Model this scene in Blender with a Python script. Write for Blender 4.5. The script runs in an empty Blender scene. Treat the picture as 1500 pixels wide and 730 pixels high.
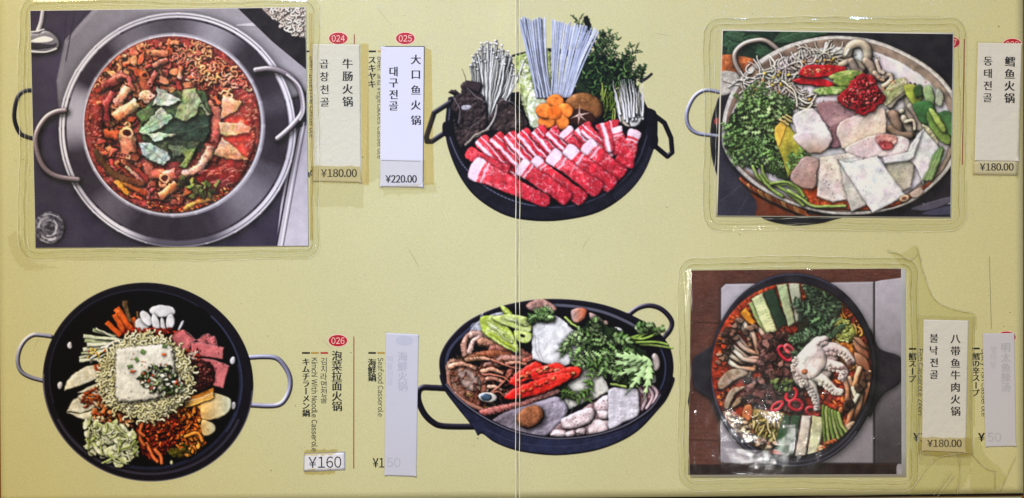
import math
import numpy as np
try:
    import bpy
except ImportError:
    bpy = None
U = 0.0004                     # metres per print unit; the spread is 0.6 m wide
def W2(x, y): return ((x - 750) * U, (365 - y) * U)

PW = (56, 10, 122, 92)
def setup():
    sc = bpy.context.scene
    cam = bpy.data.cameras.new('camera'); co = bpy.data.objects.new('camera', cam); sc.collection.objects.link(co)
    co.location = (0, 0, 0.7); cam.sensor_width = 36; cam.lens = 36 * 0.7 / 0.6; cam.clip_start = .01; cam.clip_end = 50
    sc.camera = co
    w = bpy.data.worlds.new('World'); sc.world = w; w.use_nodes = True
    b = w.node_tree.nodes['Background']; b.inputs[0].default_value = (1., .88, .70, 1); b.inputs[1].default_value = .16
    def area(name, loc, size, power, col, tgt=(0, 0, 0), sy=None):
        l = bpy.data.lights.new(name, 'AREA'); l.size = size; l.energy = power; l.color = col
        if sy: l.shape = 'RECTANGLE'; l.size_y = sy
        o = bpy.data.objects.new(name, l); sc.collection.objects.link(o); o.location = loc
        d = [tgt[i] - loc[i] for i in range(3)]
        from mathutils import Vector
        o.rotation_euler = Vector(d).to_track_quat('-Z', 'Y').to_euler()
    area('ceiling_panel', (-1.0, 1.5, 1.7), .7, PW[0], (1., .83, .50))
    area('warm_fill_light', (1.6, -1.3, 1.3), .5, PW[1], (1., .83, .5))  # unseen fill light, added for an even warm base
    from mathutils import Vector
    # added cool spots, unseen; cones shaped to leave the lower-left corner warm
    def spot(loc, tgt, deg, power, col, blend=1.):
        l = bpy.data.lights.new('added_cool_spot', 'SPOT'); l.energy = power; l.spot_size = math.radians(deg); l.spot_blend = blend; l.shadow_soft_size = .1; l.color = col
        o = bpy.data.objects.new('added_cool_spot', l); sc.collection.objects.link(o); o.location = loc
        o.rotation_euler = (Vector(tgt) - Vector(loc)).to_track_quat('-Z', 'Y').to_euler()
    spot((-.35, 1.2, 1.6), (-.10, .075, 0), 16.5, PW[2], (.27, .46, 1.))
    spot((.65, 1.2, 1.6), (.13, .03, 0), 19, PW[3], (.27, .46, 1.))
    # the two small ceiling bulbs that glint in the film and the coated paper
    area('ceiling_bulb', (.43, -.325, 1.4), .035, .5, (1., .98, .95), (.14, -.1, 0))
    area('ceiling_bulb', (.12, -.06, 1.4), .04, .4, (1., .98, .95), (.04, -.02, 0))
    sc.view_settings.view_transform = 'Standard'; sc.view_settings.look = 'None'; sc.view_settings.exposure = 0; sc.view_settings.gamma = 1
    sc.cycles.max_bounces = 6; sc.cycles.transparent_max_bounces = 12
if bpy: setup()
# ------------------------------------------------------------------ ink painter
# Every printed picture is drawn stroke by stroke into a grid of ink colours; the grid then becomes
# flat coloured mesh pieces, one per pictured item.
rs = np.random.RandomState(7)
def homog(src, dst):
    A = []; b = []
    for (x, y), (u, v) in zip(src, dst):
        A.append([x, y, 1, 0, 0, 0, -u * x, -u * y]); b.append(u)
        A.append([0, 0, 0, x, y, 1, -v * x, -v * y]); b.append(v)
    h = np.linalg.solve(np.array(A, float), np.array(b, float)); return np.append(h, 1).reshape(3, 3)
def happly(H, p):
    p = np.asarray(p, float); d = p[:, 0] * H[2, 0] + p[:, 1] * H[2, 1] + 1
    return np.stack([(p[:, 0] * H[0, 0] + p[:, 1] * H[0, 1] + H[0, 2]) / d, (p[:, 0] * H[1, 0] + p[:, 1] * H[1, 1] + H[1, 2]) / d], 1)
SS = 2                       # samples per print unit

def _tile(cell, seed):
    r = np.random.RandomState(seed)
    n = 1024 // cell
    g = r.rand(n, n).astype(np.float32)
    if cell == 1: return g
    t = np.arange(1024, dtype=np.float32) / cell
    i = t.astype(int) % n; f = t - np.floor(t); f = f * f * (3 - 2 * f)
    j = (i + 1) % n
    a = g[i] * (1 - f)[:, None] + g[j] * f[:, None]
    return (a[:, i] * (1 - f) + a[:, j] * f).astype(np.float32)
NZ = {c: _tile(c, 11 + c) for c in (1, 2, 4, 8, 16, 32, 64, 128)}
def nz(h, w, cell, off=None):
    oy, ox = off if off is not None else rs.randint(0, 1024, 2)
    return NZ[cell][np.ix_((np.arange(h) + oy) % 1024, (np.arange(w) + ox) % 1024)]
def fbm(h, w, cell, off=None):
    a = nz(h, w, cell, off) * .55
    b = nz(h, w, max(1, cell // 2), off) * .3
    return a + b + nz(h, w, max(1, cell // 4), off) * .15
def ridge(h, w, cell, off=None): return 1 - np.abs(2 * fbm(h, w, cell, off) - 1) * 2
def hx(c):
    if isinstance(c, str): return np.array([int(c[i:i + 2], 16) for i in (0, 2, 4)], np.float32) / 255
    return np.array(c, np.float32)
def pts_of(p):
    if isinstance(p, str): return np.array([[float(v) for v in q.split(',')] for q in p.split()], np.float32)
    return np.array(p, np.float32)
def spline(p, closed, k=5):
    n = len(p)
    if n < 3: return p
    t = (np.arange(k, dtype=np.float32) / k)[:, None]
    out = []
    for i in range(n if closed else n - 1):
        if closed: a, b, c, d = p[i - 1], p[i], p[(i + 1) % n], p[(i + 2) % n]
        else: a, b, c, d = p[max(i - 1, 0)], p[i], p[i + 1], p[min(i + 2, n - 1)]
        out.append(.5 * (2 * b + (c - a) * t + (2 * a - 5 * b + 4 * c - d) * t * t + (3 * b - a - 3 * c + d) * t ** 3))
    if not closed: out.append(p[-1:])
    return np.concatenate(out)
def sstep(a, b, x):
    t = np.clip((x - a) / (b - a), 0, 1); return t * t * (3 - 2 * t)
def blur(a, r):
    r = int(r)
    if r < 1: return a
    for ax in (0, 1):
        for _ in range(2):
            p = np.concatenate([np.repeat(a.take([0], ax), r + 1, ax), a, np.repeat(a.take([-1], ax), r, ax)], ax)
            c = np.cumsum(p, ax, dtype=np.float64)
            n = a.shape[ax]
            a = ((c.take(range(2 * r + 1, 2 * r + 1 + n), ax) - c.take(range(0, n), ax)) / (2 * r + 1)).astype(np.float32)
    return a
LX, LY, LZ = -.45, -.6, .66
PIC = []
class Canvas:
    def __init__(s, x0, y0, x1, y1, bg='808080', alpha=1., quad=None):
        s.H = homog(quad, [(x0, y0), (x1, y0), (x1, y1), (x0, y1)]) if quad else None
        s.alpha0 = alpha
        s.x0, s.y0, s.x1, s.y1 = x0, y0, x1, y1
        s.w, s.h = (x1 - x0) * SS, (y1 - y0) * SS
        s.C = np.empty((s.h, s.w, 3), np.float32); s.C[:] = hx(bg)
        s.I = np.zeros((s.h, s.w), np.int16)
        s.A = np.full((s.h, s.w), alpha, np.float32)
        s.names = [('background', None)]
        s.clip = None
        s.frame(0, 0, 1)
        PIC.append(s)
    def frame(s, ox, oy, k): s.f = (ox, oy, k); s.k = SS / k
    def item(s, name, label=None): s.names.append((name, label)); return len(s.names) - 1
    def T(s, p):
        p = pts_of(p); ox, oy, k = s.f
        q = np.stack([p[:, 0] / k + ox, p[:, 1] / k + oy], 1)
        if s.H is not None: q = happly(s.H, q)
        return ((q - (s.x0, s.y0)) * SS).astype(np.float32)
    def win(s, p, m):
        a = np.floor(p.min(0) - m).astype(int); b = np.ceil(p.max(0) + m).astype(int) + 1
        xa, ya = max(a[0], 0), max(a[1], 0); xb, yb = min(b[0], s.w), min(b[1], s.h)
        if xa >= xb or ya >= yb: return None
        return xa, ya, xb, yb
    # signed distance (positive inside) to a closed outline, known up to +-cap
    def sdf(s, p, W, cap):
        xa, ya, xb, yb = W
        h, w = yb - ya, xb - xa
        D = np.full((h, w), cap * cap, np.float32); N = np.zeros((h, w), bool)
        n = len(p)
        for i in range(n):
            ax, ay = p[i]; bx, by = p[(i + 1) % n]
            ex, ey = bx - ax, by - ay; L = ex * ex + ey * ey
            u0 = max(int(min(ax, bx) - cap) - xa, 0); u1 = min(int(max(ax, bx) + cap) + 2 - xa, w)
            v0 = max(int(min(ay, by) - cap) - ya, 0); v1 = min(int(max(ay, by) + cap) + 2 - ya, h)
            if u0 < u1 and v0 < v1:
                X = (np.arange(u0, u1, dtype=np.float32) + xa + .5 - ax)[None]; Y = (np.arange(v0, v1, dtype=np.float32) + ya + .5 - ay)[:, None]
                t = np.clip((X * ex + Y * ey) / max(L, 1e-6), 0, 1)
                d = (X - t * ex) ** 2 + (Y - t * ey) ** 2
                V = D[v0:v1, u0:u1]; np.minimum(V, d, out=V)
            if ay != by:
                lo, hi = (ay, by) if ay < by else (by, ay)
                r0 = max(int(np.ceil(lo - .5)) - ya, 0); r1 = min(int(np.ceil(hi - .5)) - ya, h)
                if r0 < r1:
                    yy = np.arange(r0, r1, dtype=np.float32) + ya + .5
                    xi = ax + (yy - ay) * ex / ey - xa - .5
                    N[r0:r1] ^= np.arange(w, dtype=np.float32)[None] > xi[:, None]
        D = np.sqrt(D)
        return np.where(N, D, -D)
    def put(s, W, M, col, iid=None, alpha=True):
        xa, ya, xb, yb = W
        if s.clip is not None: M = M * s.clip[ya:yb, xa:xb]
        C = s.C[ya:yb, xa:xb]; m = M[..., None]
        C += (col - C) * m
        if iid is not None:
            I = s.I[ya:yb, xa:xb]; I[M > .5] = iid
        if alpha:
            A = s.A[ya:yb, xa:xb]; np.maximum(A, M, out=A)
    def shadow(s, W, D, sh):
        dx, dy, k, soft = sh
        xa, ya, xb, yb = W
        q = np.clip((np.exp(-np.clip(-D, 0, None) / (soft * 1.1 * SS)) - .08) / .92, 0, 1) * k * .72
        ix, iy = int(round(dx * SS)), int(round(dy * SS)); o = np.zeros_like(q); h, w = q.shape
        if abs(ix) >= w or abs(iy) >= h: return
        o[max(iy, 0):h + min(iy, 0), max(ix, 0):w + min(ix, 0)] = q[max(-iy, 0):h + min(-iy, 0), max(-ix, 0):w + min(-ix, 0)]
        q = o
        if s.clip is not None: q = q * s.clip[ya:yb, xa:xb]
        s.C[ya:yb, xa:xb] *= (1 - q * np.minimum(1, s.A[ya:yb, xa:xb]))[..., None]
    # a flat-lying piece with rounded edges
    def piece(s, iid, p, col, col2=None, g=None, bw=2., smooth=1, lit=.5, edge=.3, ns=.1, nc=4, sh=(.6, 1, .5, 1.6), tex=None, line=0., op=1., raw=False, alpha=True, spec=0., rough=0., bump=0.):
        q = p if raw else s.T(p)
        if smooth: q = spline(q, True)
        bw = bw * SS
        m = max(bw, 3 * SS, (sh[3] * 3 + abs(sh[0]) + abs(sh[1])) * SS if sh else 0)
        W = s.win(q, m)
        if W is None: return None
        cap = max(bw, (sh[3] * 3 * SS) if sh else 2, 3)
        D = s.sdf(q, W, cap)
        h, w = D.shape
        if rough: D = D + (fbm(h, w, 8) - .5) * 2 * rough * SS
        if sh: s.shadow(W, D, sh)
        M = np.clip(D + .5, 0, 1) * op
        t = np.clip(D / bw, 0, 1)
        H = np.sqrt(np.clip(1 - (1 - t) ** 2, 0, 1)) * bw * .8
        if bump: H = H + (fbm(h, w, 16) - .5) * bump * 6. + (nz(h, w, 8) - .5) * bump * .7
        gy, gx = np.gradient(H)
        inv = 1 / np.sqrt(gx * gx + gy * gy + 1)
        dif = (-(gx * LX + gy * LY) + LZ) * inv
        base = hx(col)[None, None] * np.ones((h, w, 1), np.float32)
        if col2 is not None:
            if g is None: f = sstep(.3, .7, fbm(h, w, max(4, nc * 2)))
            else:
                a = math.radians(g); xx = np.arange(w)[None] - w / 2; yy = np.arange(h)[:, None] - h / 2
                f = np.clip(.5 + (xx * math.cos(a) + yy * math.sin(a)) / (abs(math.cos(a)) * w + abs(math.sin(a)) * h) * 1.3, 0, 1)
            base = base + (hx(col2) - base) * f[..., None]
        if tex is not None: base = tex(base, D, W)
        v = 1 + lit * (dif - LZ) / LZ + ns * (fbm(h, w, nc) - .5) * 1.2 + ns * (nz(h, w, 16) - .5) * 1.2 - .7 * edge * (1 - t) ** 2
        if line: v = v * (1 - .45 * line * np.exp(-np.abs(D) / 1.2))
        c = base * v[..., None]
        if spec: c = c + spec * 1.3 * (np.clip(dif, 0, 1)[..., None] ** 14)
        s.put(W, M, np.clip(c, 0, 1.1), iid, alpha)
        return W, M
    # a round strand
    def tube(s, iid, p, r, col, r1=None, col2=None, smooth=1, lit=.6, edge=.35, ns=.06, sh=(.5, .8, .4, 1.), spec=.0, k=4, line=0., alpha=True, tex=None, op=1., raw=False, flat=False, rough=.0, flatn=.0):
        q = np.array(p, np.float32) if raw else s.T(p)
        if smooth: q = spline(q, False, k)
        r = r * s.k; r1 = r if r1 is None else r1 * s.k
        R = max(r, r1, .6)
        ext = R + 1.5 + ((sh[3] * 2.5 + 1.2) * SS if sh else 0)
        W = s.win(q, ext)
        if W is None: return
        xa, ya, xb, yb = W
        h, w = yb - ya, xb - xa
        big = ext * ext
        D2 = np.full((h, w), big, np.float32); VX = np.zeros((h, w), np.float32); VY = VX.copy(); TT = VX.copy(); FC = np.full((h, w), 99., np.float32)
        seg = np.sqrt(((q[1:] - q[:-1]) ** 2).sum(1)); tot = max(seg.sum(), 1e-3); acc = 0.
        for i in range(len(q) - 1):
            ax, ay = q[i]; bx, by = q[i + 1]; ex, ey = bx - ax, by - ay; L = ex * ex + ey * ey
            u0 = max(int(min(ax, bx) - ext) - xa, 0); u1 = min(int(max(ax, bx) + ext) + 2 - xa, w)
            v0 = max(int(min(ay, by) - ext) - ya, 0); v1 = min(int(max(ay, by) + ext) + 2 - ya, h)
            if u0 < u1 and v0 < v1:
                X = (np.arange(u0, u1, dtype=np.float32) + xa + .5 - ax)[None]; Y = (np.arange(v0, v1, dtype=np.float32) + ya + .5 - ay)[:, None]
                tu = (X * ex + Y * ey) / max(L, 1e-6); t = np.clip(tu, 0, 1)
                dx = X - t * ex; dy = Y - t * ey; d = dx * dx + dy * dy
                V = D2[v0:v1, u0:u1]; b = d < V
                V[b] = d[b]; VX[v0:v1, u0:u1][b] = dx[b]; VY[v0:v1, u0:u1][b] = dy[b]; TT[v0:v1, u0:u1][b] = ((acc + t * seg[i]) / tot)[b]
                if flat:
                    e = np.full(d.shape, 99., np.float32)
                    if i == 0: e = np.minimum(e, tu * seg[i])
                    if i == len(q) - 2: e = np.minimum(e, (1 - tu) * seg[i])
                    FC[v0:v1, u0:u1][b] = e[b]
            acc += seg[i]
        D = np.sqrt(D2); RR = r + (r1 - r) * TT
        D = np.minimum(RR - D, FC)
        if rough: D = D + (fbm(h, w, 8) - .5) * rough * RR
        if sh: s.shadow(W, D, sh)
        M = np.clip(D + .5, 0, 1) * op
        nx = VX / np.maximum(RR, .5) * (1 - flatn); ny = VY / np.maximum(RR, .5) * (1 - flatn)
        if ns > .15:
            bump = fbm(h + 1, w + 1, 8) * 2; nx = nx + (bump[1:, 1:] - bump[1:, :-1]) * ns * 4; ny = ny + (bump[1:, 1:] - bump[:-1, 1:]) * ns * 4
        nzv = np.sqrt(np.clip(1 - nx * nx - ny * ny, 0, 1))
        dif = nx * LX + ny * LY + nzv * LZ
        base = hx(col)[None, None] * np.ones((h, w, 1), np.float32)
        if col2 is not None: base = base + (hx(col2) - base) * TT[..., None]
        if tex is not None: base = tex(base, TT, W)
        v = 1 + lit * (dif - LZ) / LZ - .75 * edge * (1 - nzv) ** 2 + ns * (fbm(h, w, 4) - .5) * 2
        if line: v = v * (1 - .45 * line * np.exp(-np.abs(D) / 1.2))
        c = base * v[..., None]
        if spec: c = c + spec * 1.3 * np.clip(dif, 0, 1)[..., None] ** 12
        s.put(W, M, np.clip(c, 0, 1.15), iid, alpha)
    def inside(s, WM):            # restrict what follows to a piece just drawn
        s.keep = s.clip
        if WM is None: s.clip = np.zeros((s.h, s.w), np.float32); return
        W, M = WM; c = np.zeros((s.h, s.w), np.float32); c[W[1]:W[3], W[0]:W[2]] = M
        s.clip = c if s.keep is None else c * s.keep
    def outside(s): s.clip = s.keep
    def warp(s, M, amp, cell=16):  # small uneven shifts, so that no outline stays regular
        h, w = s.h, s.w
        dx = (fbm(h, w, cell) - .5) * 2 * amp * SS; dy = (fbm(h, w, cell) - .5) * 2 * amp * SS
        if M is not None: dx = dx * M; dy = dy * M
        Y, X = np.mgrid[0:h, 0:w].astype(np.float32)
        x = np.clip(X + dx, 0, w - 1.001); y = np.clip(Y + dy, 0, h - 1.001)
        i = x.astype(int); j = y.astype(int); u = (x - i)[..., None]; v = (y - j)[..., None]
        C = s.C
        s.C = (C[j, i] * (1 - u) + C[j, i + 1] * u) * (1 - v) + (C[j + 1, i] * (1 - u) + C[j + 1, i + 1] * u) * v
        yi, xi = np.round(y).astype(int), np.round(x).astype(int)
        s.I = s.I[yi, xi]; s.A = s.A[yi, xi]
    def tone(s, M, cell, amp, tint=0.):  # patchy light and colour inside a region
        f = 1 + (fbm(s.h, s.w, cell) - .5) * 2 * amp
        c = s.C * f[..., None]
        if tint: c = c * (1 + (np.stack([fbm(s.h, s.w, cell) for _ in range(3)], 2) - .5) * tint)
        s.C += (c - s.C) * M[..., None]
    def lines(s, iid, segs, r, col, op=1., jit=0):   # plain thin strokes
        for p in segs: s.tube(iid, p, r, col, lit=0, edge=0, ns=0, sh=None, op=op, alpha=False)
    def ell(s, cx, cy, rx, ry, rot=0., n=60, a0=0., a1=360.):
        t = np.radians(np.linspace(a0, a1, n, endpoint=(a1 - a0) < 359.9)); c, q = math.cos(math.radians(rot)), math.sin(math.radians(rot))
        x = rx * np.cos(t); y = ry * np.sin(t)
        return np.stack([cx + x * c - y * q, cy + x * q + y * c], 1)
    def mask(s, p, smooth=1, soft=.5):
        q = s.T(p)
        if smooth: q = spline(q, True)
        D = s.sdf(q, (0, 0, s.w, s.h), 4 + soft * 3)
        return np.clip(D / (2 * soft) + .5, 0, 1)
    def paint(s, M, fn):          # fn(C, X, Y) -> colour, over the whole canvas
        Y, X = np.mgrid[0:s.h, 0:s.w].astype(np.float32)
        ox, oy, k = s.f
        c = fn(s.C, (X / SS + s.x0 - ox) * k, (Y / SS + s.y0 - oy) * k)
        s.C += (c - s.C) * M[..., None]
    def rnd(s, p, n):             # random points inside an outline (frame units)
        q = pts_of(p); a, b = q.min(0), q.max(0); out = []
        while len(out) < n:
            c = a + rs.rand(2) * (b - a); ins = False; j = len(q) - 1
            for i in range(len(q)):
                if (q[i, 1] > c[1]) != (q[j, 1] > c[1]) and c[0] < (q[j, 0] - q[i, 0]) * (c[1] - q[i, 1]) / (q[j, 1] - q[i, 1]) + q[i, 0]: ins = not ins
                j = i
            if ins: out.append(c)
        return out
    def halo(s, col, wpx=1.2):    # paler rim round a cut-out
        A = s.A; b = np.clip(blur(A, int(wpx * SS)) * 1.5, 0, 1)
        m = (1 - A)[..., None]
        s.C = s.C * (1 - m) + hx(col) * m
        s.A = np.maximum(A, b)
    def finish(s, sharp=.6, grain=.03, gain=1., sat=1., lift=0.):
        # printed detail of the food itself: mottling and wet glints
        plain = {i for i, n in enumerate(s.names) if i == 0 or n[0] in ('stainless_pot', 'black_pan', 'steel_pot', 'black_iron_pot', 'black_stone_pot', 'pot_ear', 'pot_handle', 'steel_handle', 'gas_stove', 'gas_stove_side_panel', 'grey_counter', 'counter_edge', 'dark_tray', 'slate_table', 'steel_cutlery', 'dark_table_strip', 'rivet', 'covered_pot')}
        fm = blur((~np.isin(s.I, list(plain))).astype(np.float32) * (s.A > .5), 1)
        mx = s.C.max(2); sa = np.clip((mx - s.C.min(2)) / np.maximum(mx, .05), 0, 1)
        t = nz(s.h, s.w, 4) * .14 + nz(s.h, s.w, 8) * .18 + nz(s.h, s.w, 16) * .3
        s.C = s.C * (1 + ((t - t.mean()) * fm * (.25 + .9 * sa))[..., None])
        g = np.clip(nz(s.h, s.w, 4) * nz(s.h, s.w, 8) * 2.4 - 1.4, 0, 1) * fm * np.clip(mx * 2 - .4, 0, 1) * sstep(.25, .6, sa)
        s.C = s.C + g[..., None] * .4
        C = s.C
        b = np.stack([blur(C[..., i], 2) for i in range(3)], 2)
        b1 = np.stack([blur(C[..., i], 1) for i in range(3)], 2)
        C = b1 * .75 + C * .25 + (b1 - b) * sharp * .9
        C += ((nz(s.h, s.w, 1) - .5) * .6 + (nz(s.h, s.w, 2) - .5))[..., None] * grain
        mx = C.max(2, keepdims=True); sa = np.clip((mx - C.min(2, keepdims=True)) / np.maximum(mx, .05), 0, 1)
        C = C * (1 + sa * np.array([.05, .0, -.10], np.float32))
        l = C.mean(2, keepdims=True)
        C = (l + (C - l) * sat) * gain
        C = C - .05 * np.clip(1 - C, 0, 1) ** 4
        C = C * (1 - lift) + lift * np.array([.95, .9, 1.])
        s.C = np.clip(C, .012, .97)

def jag(cx, cy, rx, ry, n, amp, rot=0.):    # irregular outline
    t = np.linspace(0, 2 * math.pi, n, endpoint=False) + rs.rand() * 6
    r = 1 + (rs.rand(n) - .5) * 2 * amp
    x = rx * np.cos(t) * r; y = ry * np.sin(t) * r; c, q = math.cos(math.radians(rot)), math.sin(math.radians(rot))
    return np.stack([cx + x * c - y * q, cy + x * q + y * c], 1)
def walk(x, y, a, step, n, turn):           # wandering line
    out = [(x, y)]; da = (rs.rand() - .5) * turn
    for _ in range(n):
        da = da * .75 + (rs.rand() - .5) * turn; a += da
        x += step * math.cos(a); y += step * math.sin(a); out.append((x, y))
    return np.array(out)
def curl(x, y, a, amp, wl, n):              # wavy noodle
    t = np.arange(n * 4 + 1) / 4.; u = t * wl; v = amp * np.sin(t * math.pi + .3)
    bend = (rs.rand() - .5) * .03; aa = a + u * bend
    return np.stack([x + u * np.cos(aa) - v * np.sin(aa), y + u * np.sin(aa) + v * np.cos(aa)], 1)
def pick(*c): return c[rs.randint(len(c))]
def leaf(c, iid, x, y, a, L, wd, col, vein, col2=None, lit=.6, sh=(.6, 1, .6, 1.6), teeth=0, veins=5, ns=.15, bw=2.):
    n = 9; t = np.linspace(0, 1, n); prof = np.sin(math.pi * t ** .8) * wd
    ca, sa = math.cos(a), math.sin(a); bend = (rs.rand() - .5) * .25 * L
    def at(u, v):
        yy = v + bend * math.sin(math.pi * u); return (x + u * L * ca - yy * sa, y + u * L * sa + yy * ca)
    up = []; dn = []
    for i in range(n):
        k = 1 + (teeth * (1 if i % 2 else -1) if 0 < i < n - 1 else 0)
        up.append(at(t[i], prof[i] * k)); dn.append(at(t[i], -prof[i] * k))
    c.piece(iid, up + dn[::-1][1:-1], col, col2=col2, g=math.degrees(a) + 90, bw=bw, lit=lit, sh=sh, ns=ns, smooth=1 if teeth < .2 else 0)
    if vein:
        c.lines(iid, [[at(0, 0), at(.5, 0), at(.95, 0)]], max(.35 / c.k * 1.3, wd * .035), vein, op=.8)
        for i in range(1, veins + 1):
            u = i / (veins + 1.3); w2 = math.sin(math.pi * (u + .12) ** .8) * wd * .8
            for sg in (1, -1): c.lines(iid, [[at(u, 0), at(u + .14, sg * w2)]], max(.3 / c.k, wd * .02), vein, op=.6)
def frond(c, iid, x, y, a, L, col, hi, r=1.6, depth=2, spread=.9, n=7, lob=1., tip=1.7):
    # feathery chrysanthemum / parsley sprig
    bend = (rs.rand() - .5) * .9
    P = []; px, py, aa = x, y, a
    for i in range(n + 1):
        P.append((px, py, aa)); aa += bend / n; px += L / n * math.cos(aa); py += L / n * math.sin(aa)
    c.tube(iid, [(p[0], p[1]) for p in P], r, hi, r1=r * .5, lit=.5, sh=(.5, .8, .35, 1.))
    for i in range(1, n + 1):
        X, Y, A = P[i]; f = 1 - .55 * i / n
        for sg in (1, -1):
            b = A + sg * (spread + (rs.rand() - .5) * .4); l = L * .34 * f * (.7 + .6 * rs.rand())
            if depth > 1 and l > 20 / c.k: frond(c, iid, X, Y, b, l * 1.2, col, hi, r * .6, depth - 1, spread, 4, lob, tip)
            else:
                cc = hx(col) * (.7 + .6 * rs.rand())
                c.tube(iid, [(X, Y), (X + l * .55 * math.cos(b), Y + l * .55 * math.sin(b)), (X + l * math.cos(b + .3 * sg), Y + l * math.sin(b + .3 * sg))],
                       r * 1.3 * lob, cc, r1=r * tip * lob, lit=.7, flatn=.45, sh=(.5, .8, .4, .9), col2=np.clip(cc * 1.35, 0, 1))
def tube_ring(c, iid, cx, cy, rx, ry, rot, r, col, **k): # closed ring
    p = c.ell(cx, cy, rx, ry, rot, 14); c.tube(iid, np.concatenate([p, p[:1]]), r, col, **k)

def loopy(x, y, step, n):                   # springy instant-noodle strand
    a = rs.rand() * 6.3; out = [(x, y)]; da = pick(-1, 1) * .8
    for i in range(n):
        if i % 4 == 3: da = -da * (.7 + .6 * rs.rand())
        a += da + (rs.rand() - .5) * .5; x += step * math.cos(a); y += step * math.sin(a); out.append((x, y))
    return np.array(out)

def lobed(c, iid, x, y, a, L, w, col, vein, lobes=4, deep=.4, sh=(.7, 1.1, .65, 1.8)):   # deeply cut leaf
    ca, sa = math.cos(a), math.sin(a); bend = (rs.rand() - .5) * .5 * L
    def at(u, v): yy = v + bend * u * u; return (x + u * L * ca - yy * sa, y + u * L * sa + yy * ca)
    up = []; dn = []; n = lobes * 2 + 1
    for i in range(n + 1):
        t = i / n; p = w * (math.sin(math.pi * min(1, .12 + .88 * t ** .8)) + .05)
        k = 1. if i % 2 else deep; j = .85 + .3 * rs.rand()
        up.append(at(t + (.10 if i % 2 else 0), p * k * j)); dn.append(at(t + (.10 if i % 2 else 0), -p * k * j * (.8 + .4 * rs.rand())))
    cc = hx(col) * (.85 + .35 * rs.rand())
    c.inside(c.piece(iid, up + dn[::-1], cc, col2=np.clip(cc * 1.25, 0, 1), g=math.degrees(a) + 90, bw=1.8, lit=.6, sh=sh, ns=.14, bump=.45, spec=.06, line=.3))
    c.lines(iid, [[at(0, 0), at(.5, 0), at(.95, 0)]], max(.4 / c.k, w * .05), vein, op=.8)
    for i in range(1, n, 2):
        for sg in (1, -1): c.lines(iid, [[at(i / n - .1, 0), at(i / n + .06, sg * w * .6)]], max(.3 / c.k, w * .03), vein, op=.5)
    c.outside()
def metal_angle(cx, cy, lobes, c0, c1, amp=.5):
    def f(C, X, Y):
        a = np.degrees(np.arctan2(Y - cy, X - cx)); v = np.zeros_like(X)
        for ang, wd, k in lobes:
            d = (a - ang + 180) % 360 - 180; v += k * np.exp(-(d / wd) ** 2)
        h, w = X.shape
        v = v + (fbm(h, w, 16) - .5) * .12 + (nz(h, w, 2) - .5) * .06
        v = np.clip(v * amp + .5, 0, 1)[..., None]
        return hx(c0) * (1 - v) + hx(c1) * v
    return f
def ringmask(c, e0, e1): return np.clip(c.mask(c.ell(*e0), 0) - c.mask(c.ell(*e1), 0), 0, 1)
def curly(c, iid, reg, n, r, amp, wl, k, cols, sh=(.5, .9, .5, 1.)):
    for x, y in c.rnd(reg, n):
        c.tube(iid, loopy(x, y, amp, k * 4), r * (.8 + .4 * rs.rand()), pick(*cols), sh=sh, k=3, lit=.8, spec=.12)
def speck(c, iid, reg, n, r, cols, lit=.6, sh=None):
    for x, y in c.rnd(reg, n):
        q = r * (.5 + rs.rand()); a = rs.rand() * 6.3
        c.tube(iid, [(x, y), (x + q * math.cos(a), y + q * math.sin(a))], q * .6, pick(*cols), sh=sh, smooth=0, lit=lit)
def holetube(c, iid, p, r, col, col2=None, hole=True, sp=.25, ns=.25):
    c.tube(iid, p, r, col, r1=r * 1.05, col2=col2, ns=ns, spec=sp, edge=.6, lit=.55, sh=(1, 1.6, .75, 2), line=.35, flat=True, rough=.5)
    if hole:
        x, y = p[0] if not isinstance(p, str) else pts_of(p)[0]
        c.piece(iid, c.ell(x, y, r * .85, r * .7, 20, 10), np.clip(hx(col) * 1.15, 0, 1), bw=1, ns=.2, sh=None, line=.4)
        c.piece(iid, c.ell(x, y, r * .5, r * .4, 20, 10), '3a1512', bw=1, sh=None)

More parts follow.
